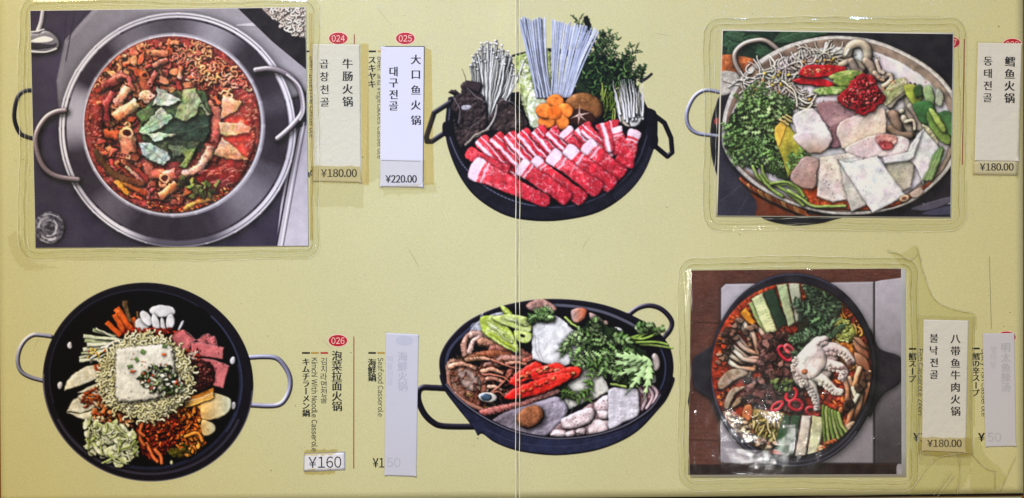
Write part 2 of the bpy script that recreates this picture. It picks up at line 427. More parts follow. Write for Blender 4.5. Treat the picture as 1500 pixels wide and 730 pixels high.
def art_A():
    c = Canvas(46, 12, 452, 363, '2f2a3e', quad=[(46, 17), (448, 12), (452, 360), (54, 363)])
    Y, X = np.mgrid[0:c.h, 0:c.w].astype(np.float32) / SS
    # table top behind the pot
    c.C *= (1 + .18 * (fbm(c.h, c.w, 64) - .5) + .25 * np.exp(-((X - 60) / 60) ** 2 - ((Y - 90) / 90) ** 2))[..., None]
    pot = c.item('stainless_pot', 'wide stainless steel pot with two looped handles')
    bg = c.item('grey_counter')
    c.piece(bg, '330,-20 160,-10 96,60 84,120 90,200 300,200 470,130 470,60 380,14', '6d6a78', col2='97939f', g=-20, bw=8, sh=None, smooth=0, ns=.05)
    for a, b, r in (((112, 12), (98, 90), 1.0), ((100, 10), (96, 60), .6), ((130, 14), (100, 60), .6)): c.lines(bg, [[a, b]], r, '23202e', .7)
    c.piece(bg, '380,40 392,37 386,33 348,37 346,40', 'c4c0cc', sh=None, smooth=0, bw=1)
    dk = c.item('dark_tray'); c.piece(dk, '346,10 460,10 460,118 452,105 400,62', '17141c', sh=None, smooth=0, ns=.2)
    nb = c.item('noodle_block'); q = '386,8 460,8 460,66 446,56 430,50 420,38 402,30'
    c.piece(nb, q, 'b9a9a4', sh=None, ns=.2, nc=2)
    for x, y in c.rnd(q, 110): c.tube(nb, loopy(x, y, 2, 8), 1.3, pick('e2d4cc', 'cfc0b8', 'f0e6dc'), sh=(.4, .7, .6, .8), k=3)
    rt = c.item('counter_edge'); c.piece(rt, '434,190 460,180 460,372 404,372 412,300', '9d98a8', col2='b7b2c2', g=90, sh=None, smooth=0, bw=1, ns=.05)
    c.lines(rt, [[(441, 180), (424, 260), (404, 370)]], 1.3, '1d1a26'); c.lines(rt, [[(446, 180), (430, 260), (411, 370)]], .8, 'e6e2ee'); c.lines(rt, [[(449, 180), (433, 265), (414, 370)]], .8, '55505f')
    # ladle and glass
    ld = c.item('steel_ladle')
    c.piece(ld, '44,52 56,50 70,46 84,54 90,66 84,76 66,80 44,79', '8a8794', col2='4a4756', g=90, lit=.9, sh=(1, 2, .6, 3), spec=.3, bw=4)
    c.piece(ld, '48,60 66,54 80,58 74,63 50,64', 'dedce8', sh=None, bw=2); c.lines(ld, [[(48, 76), (68, 77), (84, 72)]], 1, 'e8e6f0')
    c.piece(ld, '48,64 76,66 84,64 80,70 50,73', '2a2734', sh=None, bw=2)
    c.tube(ld, '65,14 62,34 58,46', 3.2, 'a8a5b4', spec=.4, r1=4); c.lines(ld, [[(44, 48), (54, 47), (58, 46), (66, 44)]], 1, 'd8d6e2')
    gl = c.item('water_glass')
    c.piece(gl, c.ell(74, 334, 23, 24), '6a6877', col2='32303e', lit=.4, bw=5, sh=(1, 1, .4, 2), ns=.35)
    for j in range(34):
        r_ = 5 + 17 * rs.rand(); t_ = rs.rand() * 360; c.lines(gl, [c.ell(74 + rs.randn() * 1.2, 334 + rs.randn() * 1.2, r_, r_ * (.9 + .15 * rs.rand()), 0, 10, t_, t_ + 25 + rs.rand() * 70)], .5 + .8 * rs.rand(), pick('b9b7c6', '5b5968', '9c9aaa', '2a2835', 'dcdae6', '3c3a48'), .75)
    c.piece(gl, c.ell(75, 331, 7, 6, 20), '24222e', col2='5c5a68', bw=3, sh=None, bump=1)
    # pot rims and wall
    E0, E1, E2, E3 = (261, 191, 172.5, 171), (260.5, 190, 163, 161.5), (255, 184, 132.5, 133), (253.7, 183.5, 129, 129.5)
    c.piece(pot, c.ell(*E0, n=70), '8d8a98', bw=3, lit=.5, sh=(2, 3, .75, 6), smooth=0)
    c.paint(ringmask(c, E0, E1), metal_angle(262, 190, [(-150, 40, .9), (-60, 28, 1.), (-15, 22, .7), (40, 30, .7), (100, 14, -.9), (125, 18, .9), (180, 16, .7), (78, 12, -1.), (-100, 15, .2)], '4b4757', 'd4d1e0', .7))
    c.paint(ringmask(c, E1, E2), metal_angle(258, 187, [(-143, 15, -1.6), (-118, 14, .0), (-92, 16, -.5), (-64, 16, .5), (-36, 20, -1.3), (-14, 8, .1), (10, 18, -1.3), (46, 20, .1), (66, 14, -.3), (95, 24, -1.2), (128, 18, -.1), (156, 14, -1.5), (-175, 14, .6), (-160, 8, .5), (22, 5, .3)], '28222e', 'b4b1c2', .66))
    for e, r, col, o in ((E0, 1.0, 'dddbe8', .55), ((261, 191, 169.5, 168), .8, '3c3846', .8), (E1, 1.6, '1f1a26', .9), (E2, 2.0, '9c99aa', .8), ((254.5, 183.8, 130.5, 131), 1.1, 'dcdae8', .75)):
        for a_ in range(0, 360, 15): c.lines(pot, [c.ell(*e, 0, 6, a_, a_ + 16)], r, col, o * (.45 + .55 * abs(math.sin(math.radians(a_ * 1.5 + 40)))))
    br = c.item('red_broth')
    c.piece(br, c.ell(*E3), '8d2a25', col2='5e1d20', bw=7, edge=.5, lit=.3, sh=None, ns=.4, nc=4)
    M = c.mask(c.ell(*E3))
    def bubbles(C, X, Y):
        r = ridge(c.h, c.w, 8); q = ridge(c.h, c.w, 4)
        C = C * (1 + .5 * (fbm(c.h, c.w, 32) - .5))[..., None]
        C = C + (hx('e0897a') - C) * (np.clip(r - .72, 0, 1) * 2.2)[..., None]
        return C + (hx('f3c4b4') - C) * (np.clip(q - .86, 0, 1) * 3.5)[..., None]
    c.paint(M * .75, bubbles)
    c.clip = c.mask(c.ell(253.7, 183.5, 127.5, 128))
    c.frame(120, 40, 2.607)
    c.piece(br, '560,300 650,330 660,480 560,560 520,450', 'b5302a', col2='c2453c', bw=12, sh=None, ns=.2, op=.8)
    c.piece(br, '400,560 540,520 640,500 600,600 500,640', '6b1a1c', bw=12, sh=None, ns=.3, op=.8)
    # bits of chopped offal over the whole surface
    mt = c.item('chopped_offal')
    reg = '60,200 120,110 240,60 400,60 520,110 590,180 560,270 480,300 300,230 200,330 210,450 330,560 420,600 380,680 250,660 130,600 60,450'
    for x, y in c.rnd(reg, 520):
        k = rs.randint(4)
        col = pick('a3483c', 'b85f4c', '8c3432', 'cf7a54', '8a2f2c', 'd8906a', 'b8482c', 'c45c3c')
        if k < 2: c.piece(mt, jag(x, y, 10 + 18 * rs.rand(), 8 + 10 * rs.rand(), 9, .4, rs.rand() * 180), col, bw=2., lit=.7, ns=.3, sh=(.6, 1.2, .8, 1.8), spec=.12, line=.3, bump=.5, rough=1.)
        elif k == 2: c.tube(mt, walk(x, y, rs.rand() * 6, 7, 6, 1.2), 5 + 5 * rs.rand(), col, lit=.8, spec=.2, flat=True, rough=.5, sh=(.6, 1.2, .7, 1.5), line=.3, ns=.2)
        else: c.tube(mt, loopy(x, y, 8, 8), 3.5, pick('d98f6d', 'c56a50', 'b04a3c'), lit=.8, spec=.15, sh=(.5, 1, .6, 1))
    nd = c.item('ramyeon_noodles')
    curly(c, nd, '390,70 500,110 600,190 580,260 470,215 400,170', 42, 4.2, 9, 14, 3, ('c9775a', 'd99670', 'b85846', 'e0a987', 'cf8560'))
    curly(c, nd, '330,90 430,90 440,200 350,170', 12, 3.5, 7, 12, 2, ('b4584a', 'c77058'))
    c.clip = c.clip
    # tripe rolls
    for p, r, a, b, hl in (('262,100 332,104', 12, 'c98062', 'a8503c', 1), ('275,150 330,128', 12, 'b0665a', '9a4a40', 0), ('243,185 247,245', 24, 'b4553c', '8e3a2c', 1),
                       ('262,222 290,170', 12, 'b2655a', 'a04a44', 1), ('375,200 380,150', 10, 'd29a80', 'a85848', 0), ('165,180 110,215 90,215', 20, 'a04a48', '90343a', 0),
                       ('132,190 180,195 200,250', 10, 'b26058', 'a04a48', 0), ('128,250 96,300 100,360', 17, '93343c', '7c2830', 0), ('182,232 134,300', 20, 'dca58e', 'c06a50', 0),
                       ('218,290 128,350', 25, 'e0b08a', 'c86a3e', 0), ('105,395 108,405 150,420', 20, 'c05a38', 'a8402c', 0), ('60,300 60,420', 26, '77262a', '5c1a20', 0),
                       ('175,405 185,480', 33, 'd99b78', 'bf6a4c', 1), ('165,535 250,590', 26, 'b04434', '8c2c26', 0), ('170,530 240,600', 8, 'dba68c', 'c88468', 0),
                       ('255,520 270,560 320,560', 22, 'c4664e', 'b04c3a', 0), ('318,578 360,560', 27, 'd08a6c', 'b05040', 1), ('368,600 300,650', 20, 'd07048', 'd88a5c', 0),
                       ('508,300 520,370 510,440', 22, 'b4645a', 'a8504a', 0), ('400,212 410,235', 20, 'c9805c', 'b86a50', 0), ('440,500 470,460 510,480 500,510', 20, 'c96a58', 'b84a40', 0)):
        i = c.item('tripe_roll'); holetube(c, i, p, r, a, b, hl)
    i = c.item('tripe_roll'); c.tube(i, '400,560 440,545 475,510 492,470', 19, 'd6a08c', col2='cf8f7c', spec=.25, ns=.3, sh=(1, 2, .8, 2), line=.4)
    speck(c, i, '400,550 440,535 480,480 490,500 450,560 410,570', 26, 2, ('9a5a50',), lit=0)
    i = c.item('tripe_piece'); c.piece(i, jag(252, 268, 34, 24, 14, .25), 'e0b09a', bw=3, lit=.9, ns=.4, spec=.2, line=.4); speck(c, i, '230,250 275,250 275,285 230,285', 14, 3, ('8a3a30', 'f0d0bc'))
    # radish / tofu wedges
    for p in ('541,260 560,266 618,286 600,320 531,354 536,300', '524,362 590,366 656,382 640,408 560,420 530,412', '541,424 590,460 642,512 560,505 506,486'):
        i = c.item('tofu_wedge'); c.piece(i, p, 'd9c0ac', col2='d07a48', g=65, bw=3, ns=.25, lit=.5, sh=(1, 2, .6, 2), smooth=0, line=.3)
        q = pts_of(p); speck(c, i, p, 22, 2, ('b0523a', 'a86a50', 'f2e4d8'), lit=0)
    for x, y in c.rnd('560,440 650,420 640,300 600,330 580,350', 14): c.lines(br, [c.ell(x, y, 9, 6, 30, 8, 150, 300)], 2, 'e89c90', .6)
    for x, y in c.rnd('430,560 560,530 620,560 560,620 470,610', 22): c.lines(br, [c.ell(x, y, 14, 6, -20, 8, 180, 340)], 2, 'd98076', .7)
    for x, y in c.rnd('600,200 650,260 672,330 655,480 620,540 640,400 620,290 570,200', 60): c.lines(br, [c.ell(x, y, 4, 4, 0, 7, 150, 330)], 1.4, 'e09a8a', .7)
    for x, y in c.rnd('25,250 70,240 80,420 140,560 110,600 40,470 15,360', 150): c.lines(br, [c.ell(x, y, 4, 4, 0, 7, 150, 330)], 1.6, pick('d89088', 'a04a48', '301014', '7a2a2c'), .7)
    for x, y in c.rnd('200,640 330,690 450,680 560,610 600,620 460,705 300,705', 130): c.tube(br, [(x, y), (x + 4, y + 3)], 5, pick('c9542c', 'a83422', 'e08a50', '7c2018'), lit=.8, sh=(.4, .8, .5, 1))
    i = c.item('leek_strip'); c.tube(i, '120,565 180,605 245,635', 11, 'c98a34', col2='8c3a20', lit=.5, ns=.2)
    i = c.item('leek_strip'); c.tube(i, '138,595 175,638', 10, 'dba640', col2='c98c30', lit=.5, ns=.2)
    i = c.item('leek_strip'); c.tube(i, '60,480 100,540 140,570 230,600', 13, '4a3420', col2='6b3a20', lit=.4, ns=.3)
    i = c.item('leek_strip'); c.tube(i, '395,695 440,672 500,655', 9, 'd0904c', lit=.5, ns=.2)
    i = c.item('green_chilli')
    for x, y in c.rnd('375,590 440,580 520,600 505,640 420,650 380,640', 26): c.piece(i, jag(x, y, 16, 10, 8, .4, rs.rand() * 180), pick('3a3c22', '585c30', '2a2018', '8a8c4c'), bw=2, lit=.8, ns=.3, line=.3)
    # perilla leaves
    i = c.item('perilla_leaf'); c.piece(i, '225,350 290,270 400,250 480,310 485,420 430,500 330,510 240,440', '2f3c2c', col2='46583a', bw=4, ns=.4, bump=1, rough=2)
    for p, a, b, v, g in (('212,330 250,305 290,310 270,350 230,375', '5c6e4c', '42543a', '3a4a34', 40), ('370,250 470,240 500,330 440,350 380,330', '53683f', '3c4f34', '8a9a70', 0),
                       ('330,360 420,350 490,330 492,400 470,440 380,450 320,420', '35463a', '24332a', '5a6c58', 30), ('350,430 450,440 440,480 390,490 340,470', '2c3a30', '46583c', '66785c', 0),
                       ('390,240 440,235 462,290 440,340 400,362 358,345 375,300', '7c8c5e', '9aa67a', 'c0c8a0', -60), ('288,228 330,250 382,282 340,305 292,300 268,302 290,270', 'a9b6a2', 'c4ccc0', '7c8c78', 40),
                       ('220,402 262,350 305,304 352,350 330,372 280,400 250,412', 'a3b09c', '8c9a86', '55644f', -45), ('250,408 300,404 376,412 330,424 282,442', 'b6c0aa', '8fa082', '8a9a7c', 10),
                       ('222,440 270,446 322,470 345,500 312,532 262,508 232,488', 'a6b2a8', '8c9c8c', '4c5a4c', 40), ('330,448 390,452 420,480 350,500', '3c4c3a', '5c6c4c', '7a8a66', 10),
                       ('385,482 440,456 436,480 405,538 372,530 398,500', '76904c', '4c6434', 'a8b880', -60), ('452,300 460,296 492,335 484,338', '8c9a78', '8c9a78', '8c9a78', 50)):
        i = c.item('perilla_leaf'); c.inside(c.piece(i, p, a, col2=b, g=g, bw=2.5, lit=.7, ns=.25, sh=(1, 1.8, .85, 2.4), line=.35, smooth=0, bump=.9, rough=1.3))
        q = pts_of(p); m = q.mean(0); e = q[np.argmax(((q - m) ** 2).sum(1))]; o = 2 * m - e; d = (e - o); nn = np.array([-d[1], d[0]]) * .28
        c.lines(i, [[tuple(o + d * .1), tuple(e - d * .08)]], 1.5, v, .7)
        for u in (.2, .35, .5, .65, .8):
            for sg in (1, -1): c.lines(i, [[tuple(o + d * u), tuple(o + d * (u + .16) + nn * sg * (1.6 - abs(u - .5)))]], .9, v, .45)
        c.outside()
    c.clip = None
    c.frame(0, 0, 1)
    M = c.mask(c.ell(253.7, 183.5, 125, 125.5), 0, 3)
    c.tone(M, 16, .3, .3); c.tone(M, 64, .25, .2); c.warp(M, 2.2, 16); c.warp(M, .8, 8)
    # loop handles
    for p in ('97,163 84,165 70,173 58,190 54,208 59,232 70,250 88,260 116,264',):
        i = c.item('pot_handle'); c.tube(i, p, 4.4, '6d5f68', spec=.7, lit=.9, sh=(2, 3, .8, 3), line=.5)
    i = c.item('pot_handle'); c.tube(i, '376,104 398,102 420,109 436,124 444,145 444,165 434,180 420,194 408,204', 4.6, '756c78', spec=.8, lit=.9, sh=(2, 3, .8, 3), line=.5)
    c.lines(i, [[(421, 110), (440, 128), (446, 160), (440, 176)]], 1.4, 'e6e4f0', .7)
    c.finish(.55, .035, lift=.035, gain=1.12)
    return c
def local(c, p0, p1):       # canvas window -> along / across coordinates of a slice
    a, b = c.T([p0, p1]); d = b - a; L = math.hypot(*d); d = d / L
    def f(W):
        X = np.arange(W[0], W[2])[None] - a[0]; Y = np.arange(W[1], W[3])[:, None] - a[1]
        return (X * d[0] + Y * d[1]) / L, (-X * d[1] + Y * d[0]), L
    return f
def quadpts(p0, p1, w0, w1, n=4, wob=.08):
    p0 = np.array(p0, float); p1 = np.array(p1, float); d = (p1 - p0) / np.hypot(*(p1 - p0)); m = np.array([-d[1], d[0]])
    A = []; B = []
    for i in range(n + 1):
        t = i / n; w = (w0 + (w1 - w0) * t) * (1 + (rs.rand() - .5) * 2 * wob); p = p0 + (p1 - p0) * t
        A.append(p + m * w / 2); B.append(p - m * w / 2)
    return np.array(A + B[::-1])
def meat(c, p0, p1, w0, w1, kind=0, sh=(1.2, 1.6, .65, 2.0), name='beef_slice'):
    i = c.item(name); lf = local(c, p0, p1)
    def tex(base, D, W):
        u, v, L = lf(W); h, w = D.shape
        fk = .75 + .9 * rs.rand(); n1 = fbm(h, w, 16); n2 = ridge(h, w, 16); n3 = ridge(h, w, 8)
        fat = np.clip((n2 - .86) * 6, 0, 1) * .7 + np.clip((n3 - .9) * 5, 0, 1) * .4
        if kind == 1:   # striped: fat band near the start
            uu = u + (n1 - .5) * .05 + .00 * v
            fat = np.maximum(fat, sstep(-.1, .0, uu) * (1 - sstep(.12 * fk, .14 * fk, uu)) * .95)
            fat = np.maximum(fat, sstep(.17 * fk, .185 * fk, uu) * (1 - sstep(.2 * fk, .22 * fk, uu)) * .8)
            fat = np.maximum(fat, np.clip(ridge(h, w, 32) * 5 - 4.2, 0, 1) * (1 - sstep(.45, .6, uu)) * .7)
        if kind == 2:   # long streaks of fat
            vv = (v + (n1 - .5) * 9) / (w1 * c.k * .5)
            fat = np.maximum(fat, np.clip(1.5 - np.abs(vv - .55) * 4.5, 0, 1))
            fat = np.maximum(fat, np.clip(1.4 - np.abs(vv + .3) * 10, 0, 1) * .9)
        red = base * (.82 + .4 * fbm(h, w, 8))[..., None]
        f = np.clip(fat, 0, 1)[..., None]
        return red * (1 - f) + np.array([.93, .84, .88]) * f
    c.piece(i, quadpts(p0, p1, w0, w1), pick('cc3240', 'c02a38', 'd4404c', 'c83642'), col2='a02030', g=60, bw=3.2, lit=.26, ns=.12, nc=2, sh=sh, tex=tex, rough=.7, line=.25, edge=.3, bump=.5)
    return i

def art_B():
    c = Canvas(615, 18, 995, 332, 'b9b184', 0.)
    c.frame(610, 15, 2.282)
    pot = c.item('black_iron_pot', 'black cast iron pot with two angular handles')
    # back rim
    c.piece(pot, '300,160 340,146 420,130 440,128 530,136 560,150 600,180 560,175 440,140 350,155', '15131a', bw=2, sh=None, line=0)
    c.piece(pot, '600,190 700,200 745,270 775,330 800,340 806,400 798,450 760,545 700,618 610,676 500,702 400,706 300,688 208,634 150,565 110,475 96,400 104,310 120,290 220,300 400,330 560,300', '131218', col2='1c1b24', g=90, bw=5, lit=.8, sh=None, ns=.25, edge=0)
    c.piece(pot, '122,330 118,400 132,452 168,520 240,588 330,632 450,652 560,636 660,582 730,500 758,420 762,340 600,260 300,280', '0b0a0e', bw=3, sh=None, ns=.3)
    c.lines(pot, ['112,330 108,400 124,458 160,524 236,594 330,640 450,660 566,644 668,590 740,504 770,420'], 1.5, '4a4c60', .8)
    for t in np.linspace(0, 1, 46):
        a = math.radians(10 + 72 * t); X, Y = 440 + 350 * math.cos(a), 385 + 292 * math.sin(a)
        if t < .6: c.lines(pot, [[(X, Y), (X + 12 * math.cos(a) + 6, Y + 22)]], 2.2, '2e2e3a', .8)
    q = pts_of('112,330 108,400 124,458 160,524 236,594 330,640 400,655')
    q = spline(q, False, 8)
    for j in range(0, len(q) - 1, 1): c.lines(pot, [[tuple(q[j]), tuple(q[j] * .6 + q[j + 1] * .4)]], 1.2, '8d90a8', .8)
    for p in ('116,308 60,344 34,424 36,440 52,440 106,404',):
        i = c.item('pot_handle'); c.tube(i, p, 9, '17151c', smooth=0, spec=.25, sh=None, lit=.8)
    c.piece(pot, '88,380 110,372 120,400 112,424 90,418', '0f0e13', sh=None, bw=2)
    i = c.item('pot_handle'); c.tube(i, '786,346 828,378 850,428 854,476 838,490 800,458', 8.5, '131218', smooth=0, spec=.3, sh=None, lit=.9)
    c.piece(pot, '762,330 792,334 800,356 806,380 790,388 770,378', '121117', sh=None, bw=2, lit=.8); c.piece(pot, '780,412 800,408 808,436 800,464 782,458', '121117', sh=None, bw=2, lit=.8)
    # napa cabbage behind
    cb = c.item('napa_cabbage')
    c.piece(cb, '330,165 350,150 400,135 445,140 450,300 430,400 385,392 360,330 338,250', '8fa05a', col2='c9d0a0', g=60, bw=3, ns=.3, sh=None, bump=1.2, rough=2)
    c.inside(c.piece(cb, '345,180 420,150 440,300 400,380 360,320', '9fb066', col2='dfe2c8', bw=4, ns=.3, sh=None, bump=1.5))
    for x, y in c.rnd('330,160 440,150 440,390 360,390', 60): c.lines(cb, [walk(x, y, 1.6 + rs.rand(), 9, 5, .7)], 1.3, pick('e9ecd6', '5c7434', 'c2cc94', '6f8640'), .7)
    c.outside()
    c.piece(cb, '340,270 352,300 372,350 384,392 430,392 440,330 430,280 400,262 376,280 366,330', 'd9dcc8', col2='b9c49a', bw=5, ns=.2, bump=1.2, sh=(0, 1, .5, 2))
    for x, y in c.rnd('360,280 430,270 430,370 385,390', 20): c.lines(cb, [walk(x, y, 1.2 + rs.rand() * .8, 8, 5, .4)], 1.2, pick('f4f4ea', 'a4b070'), .7)
    # greens
    gr = c.item('mizuna_greens')
    c.piece(gr, '540,190 580,150 640,160 700,200 735,250 760,330 700,372 620,372 540,290', '1f2c1c', bw=4, sh=None, rough=3, ns=.5)
    for x, y, a, L in ((575, 190, -1.6, 170), (600, 220, -1.45, 150), (628, 230, -1.25, 150), (660, 230, -1.05, 130), (690, 240, -1.2, 90), (610, 200, -1.7, 120), (560, 230, -1.3, 120), (700, 260, -.9, 90), (640, 300, -1.3, 120), (590, 300, -1.5, 120), (740, 240, -1.1, 60)):
        for _ in range(1): frond(c, gr, x + rs.randn() * 6, y, a + rs.randn() * .12, L * (.85 + .15 * rs.rand()), pick('2e4a2a', '24401f', '3c5c30'), pick('4a6a34', '385226'), 1.9, 2, .6, 8, 1.3, .35)
    for x, y, a, L in ((575, 190, -1.6, 150), (600, 220, -1.45, 140), (628, 230, -1.25, 140), (655, 230, -1.05, 125), (690, 240, -1.2, 80), (620, 200, -1.7, 100), (700, 260, -.9, 80)):
        for k in range(5):
            t = (k + .8) / 5
            for sg in (1, -1): lobed(c, gr, x + L * t * math.cos(a), y + L * t * math.sin(a), a + sg * (.5 + .3 * rs.rand()), 30 * (1.2 - .5 * t), 5 + 3 * rs.rand(), pick('2e4a2a', '3c5c30', '4c7040', '24401f'), pick('6c8c54', '4c6c3c'), 3, .3)
    for x, y in c.rnd('550,200 600,150 700,170 740,260 720,360 620,370', 120):
        a = -1.5 + rs.randn() * .9; L = 14 + 22 * rs.rand()
        c.tube(gr, [(x, y), (x + L * .5 * math.cos(a), y + L * .5 * math.sin(a)), (x + L * math.cos(a + .4), y + L * math.sin(a + .4))], 3.6, pick('35552c', '274420', '48703a', '5d8048', '1a3018'), r1=.5, flatn=.5, lit=.7, sh=(.5, 1, .7, 1.5))
    for x, y in c.rnd('615,280 690,280 680,370 620,372', 40): c.tube(gr, walk(x, y, -1.5 + rs.randn() * .25, 10, 4, .3), 2.4, pick('7c9440', '93a850', '5c7830', 'a8b468'), lit=.7, sh=(.4, .8, .6, 1.2))
    c.piece(gr, '558,24 572,18 576,34 586,52 578,60 566,58 560,44', '16190f', sh=None, bw=1, smooth=0)
    c.tube(gr, '572,58 585,90 600,140 610,180', 4, '1c2612', sh=None); c.tube(gr, '785,215 770,228 752,240', 5, '23202a', sh=None); c.tube(gr, '152,198 160,215 168,240', 2.2, '7c7458', sh=None)
    # glass noodles standing in two fans
    for k in range(26):
        t = rs.rand(); X0 = 342 + 88 * t; i = c.item('glass_noodle')
        c.tube(i, [(X0, 26 + 16 * rs.rand()), (375 + 62 * t + rs.randn() * 3, 180), (402 + 52 * t + rs.randn() * 3, 292)], 3.1, pick('bcc6dc', 'a9b4d2', 'd0d6e6', 'b0bcdc', 'c4cce2'), lit=.5, sh=(.4, .3, .45, .9), line=.3, smooth=1, col2='c2c8d8')
    for k in range(34):
        t = (k + rs.rand()) / 34; X0 = 452 + 156 * t; i = c.item('glass_noodle')
        c.tube(i, [(X0, 26 + 40 * t + 16 * rs.rand()), (450 + 110 * t + rs.randn() * 3, 170), (448 + 66 * t + rs.randn() * 3, 292)], 3, pick('bcc6dc', 'aebada', 'd0d6e6', 'a0abcc', 'd4daea'), lit=.5, sh=(.4, .3, .45, .9), line=.3, col2='b9c0d2')
    # enoki
    en = c.item('enoki_mushroom')
    c.piece(en, '190,180 240,130 300,140 325,200 300,330 250,400 225,340 200,260', '8e8c80', sh=None, rough=3, bw=4, ns=.3)
    for k in range(120):
        t = rs.rand(); X0 = 184 + 148 * t + rs.randn() * 4; Y0 = 195 - 85 * math.sin(math.pi * min(1, t * .85 + .12)) + rs.rand() * 70 - 10
        if k < 90: i = c.item('enoki_mushroom') if k % 3 == 0 else en
        c.tube(i, [(X0, Y0), (X0 * .7 + 238 * .3 + rs.randn() * 4, Y0 + 90), (236 + (X0 - 240) * .35, 330), (228 + rs.rand() * 26, 400)], 2.6, pick('d6d6cc', 'c2c2b8', 'e6e6de', 'b0aea0'), lit=.6, sh=(.4, .4, .5, 1), line=.15)
        c.piece(i, c.ell(X0, Y0, 4.6, 3.8, 0, 8), pick('d8d8cc', 'b8b8ac', 'eeeee6'), bw=1.2, lit=.7, sh=(.3, .6, .5, .8), line=.3)
    for X0, Y0, X1, Y1 in ((360, 170, 290, 330), (350, 200, 275, 350), (340, 230, 300, 300), (325, 250, 262, 360)): c.tube(en, [(X0, Y0), ((X0 + X1) / 2 + 4, (Y0 + Y1) / 2), (X1, Y1)], 2.6, 'dadace', sh=(.4, .4, .5, 1))
    # wood ear
    for p in ('150,250 172,236 218,248 212,276 225,290 238,330 236,380 200,420 165,450 145,430 138,360 116,330 128,290 105,276 128,266 146,276', '245,400 236,370 262,330 280,296 300,304 340,330 366,362 374,398 340,412 290,418', '128,360 150,400 205,372 232,352 236,392 190,432 158,462 140,450 124,400'):
        i = c.item('wood_ear_mushroom'); c.piece(i, p, '2a2322', col2='3b302e', bw=5, lit=1., ns=.3, bump=1.6, rough=1.5, sh=(1, 1.5, .6, 2), spec=.12, line=.2)
    i = c.item('wood_ear_mushroom'); c.piece(i, '168,238 218,248 210,276 165,262', '332a2a', sh=(1, 1, .7, 2), smooth=0, bw=2, bump=.6)
    c.piece(i, '152,322 176,318 186,324 172,334 154,334', 'a9a6ac', sh=None, bw=1, ns=.3)
    c.lines(i, [[(120, 290), (135, 310), (146, 340), (140, 380)], [(170, 262), (200, 290), (230, 310)], [(284, 300), (320, 310), (352, 340)]], 1.4, '8c8488', .7)
    c.tube(i, '190,430 225,408 258,370 270,318', 3, 'b4aea4'); c.tube(i, '165,452 200,418 240,400', 4, '8c8074', rough=.6)
    # scallion roots
    i = c.item('scallion_root')
    c.piece(i, '674,320 684,270 700,300 712,350 704,372 716,392 690,384 676,360', 'b5aa98', bw=3, bump=.8, sh=(1, 1, .6, 2)); c.piece(i, '708,330 722,290 750,280 762,330 748,380 716,390', 'c5c3bc', bw=4, bump=.9, sh=(1, 1, .6, 2))
    for k in range(26):
        X0 = 655 + 105 * rs.rand(); Y0 = 232 + 40 * rs.rand(); X1 = 680 + (X0 - 655) * .75
        c.tube(i, [(X0, Y0), ((X0 + X1) / 2 + rs.randn() * 3, 290), (X1, 345 + 30 * rs.rand())], 1., pick('d8d8d4', 'c0bfb4', 'e8e8e4'), r1=4.5, sh=(.4, .6, .6, 1), lit=.7)
    # shiitake
    i = c.item('shiitake_mushroom'); c.piece(i, c.ell(557, 335, 68, 58, 5, 20), '5a3622', col2='8a6038', g=-70, bw=10, lit=.8, ns=.22, sh=(1, 1, .7, 2.5), bump=.4, spec=.05)
    c.piece(i, '500,360 540,330 590,350 600,380 560,392 510,388', '2a160f', sh=None, bw=6, op=.8)
    for x1, y1 in ((546, 316), (584, 344), (572, 376), (540, 388), (510, 366)): c.piece(i, [(545 + (y1 - 352) * .12, 352 - (x1 - 545) * .12), (x1, y1), (545 - (y1 - 352) * .12, 352 + (x1 - 545) * .12)], 'd9b9ac', smooth=0, bw=1.5, sh=None, line=.3)
    # carrot flower
    i = c.item('carrot_flower')
    for dx, dy in ((2, -36), (34, -6), (20, 32), (-26, 28), (-34, -6)): c.piece(i, c.ell(462 + dx, 345 + dy, 30, 27, 0, 12), 'd9702c', col2='e88a40', g=-40, bw=4, lit=.5, sh=(.8, 1, .5, 2), ns=.2, line=.3, spec=.05)
    c.piece(i, c.ell(462, 345, 26, 24, 0, 10), 'dd7630', col2='c8601f', bw=8, sh=None, ns=.2, edge=0, lit=.2)
    # beef
    for p0, p1, a, b, k in (((214, 432), (330, 568), 46, 52, 2), ((262, 424), (372, 540), 50, 50, 2), ((306, 418), (400, 524), 46, 48, 2), ((350, 410), (440, 512), 50, 46, 2), ((400, 400), (478, 492), 54, 46, 2), ((446, 404), (520, 480), 50, 46, 2), ((494, 402), (560, 470), 46, 44, 1), ((548, 390), (600, 460), 62, 52, 2), ((560, 396), (660, 480), 40, 50, 2), ((636, 376), (660, 470), 70, 60, 2), ((668, 392), (690, 480), 34, 54, 1),
                      ((732, 404), (690, 520), 42, 62, 1), ((172, 474), (300, 552), 40, 66, 0)):
        meat(c, p0, p1, a, b, k)
    for p0, p1, a, b in (((566, 444), (690, 556), 46, 50), ((500, 462), (656, 590), 46, 48), ((444, 482), (610, 606), 46, 46), ((392, 502), (560, 630), 46, 42), ((346, 526), (505, 640), 50, 40), ((188, 520), (436, 642), 66, 34)):
        meat(c, (p0[0] + rs.randn() * 3, p0[1] + rs.randn() * 3), (p1[0] + rs.randn() * 3, p1[1] + rs.randn() * 3), a * (.95 + .25 * rs.rand()), b * (1.02 + .2 * rs.rand()), 1)
    c.I[:] = np.where(c.A > .3, c.I, 0)
    c.warp(c.mask('110,225 260,170 560,330 650,200 760,220 760,400 740,500 600,630 430,640 250,580 150,480', 1, 6), 1.0, 16)
    c.halo('c9c39c', 1.2)
    c.finish(.5, .03, lift=.0, gain=1.04)
    return c
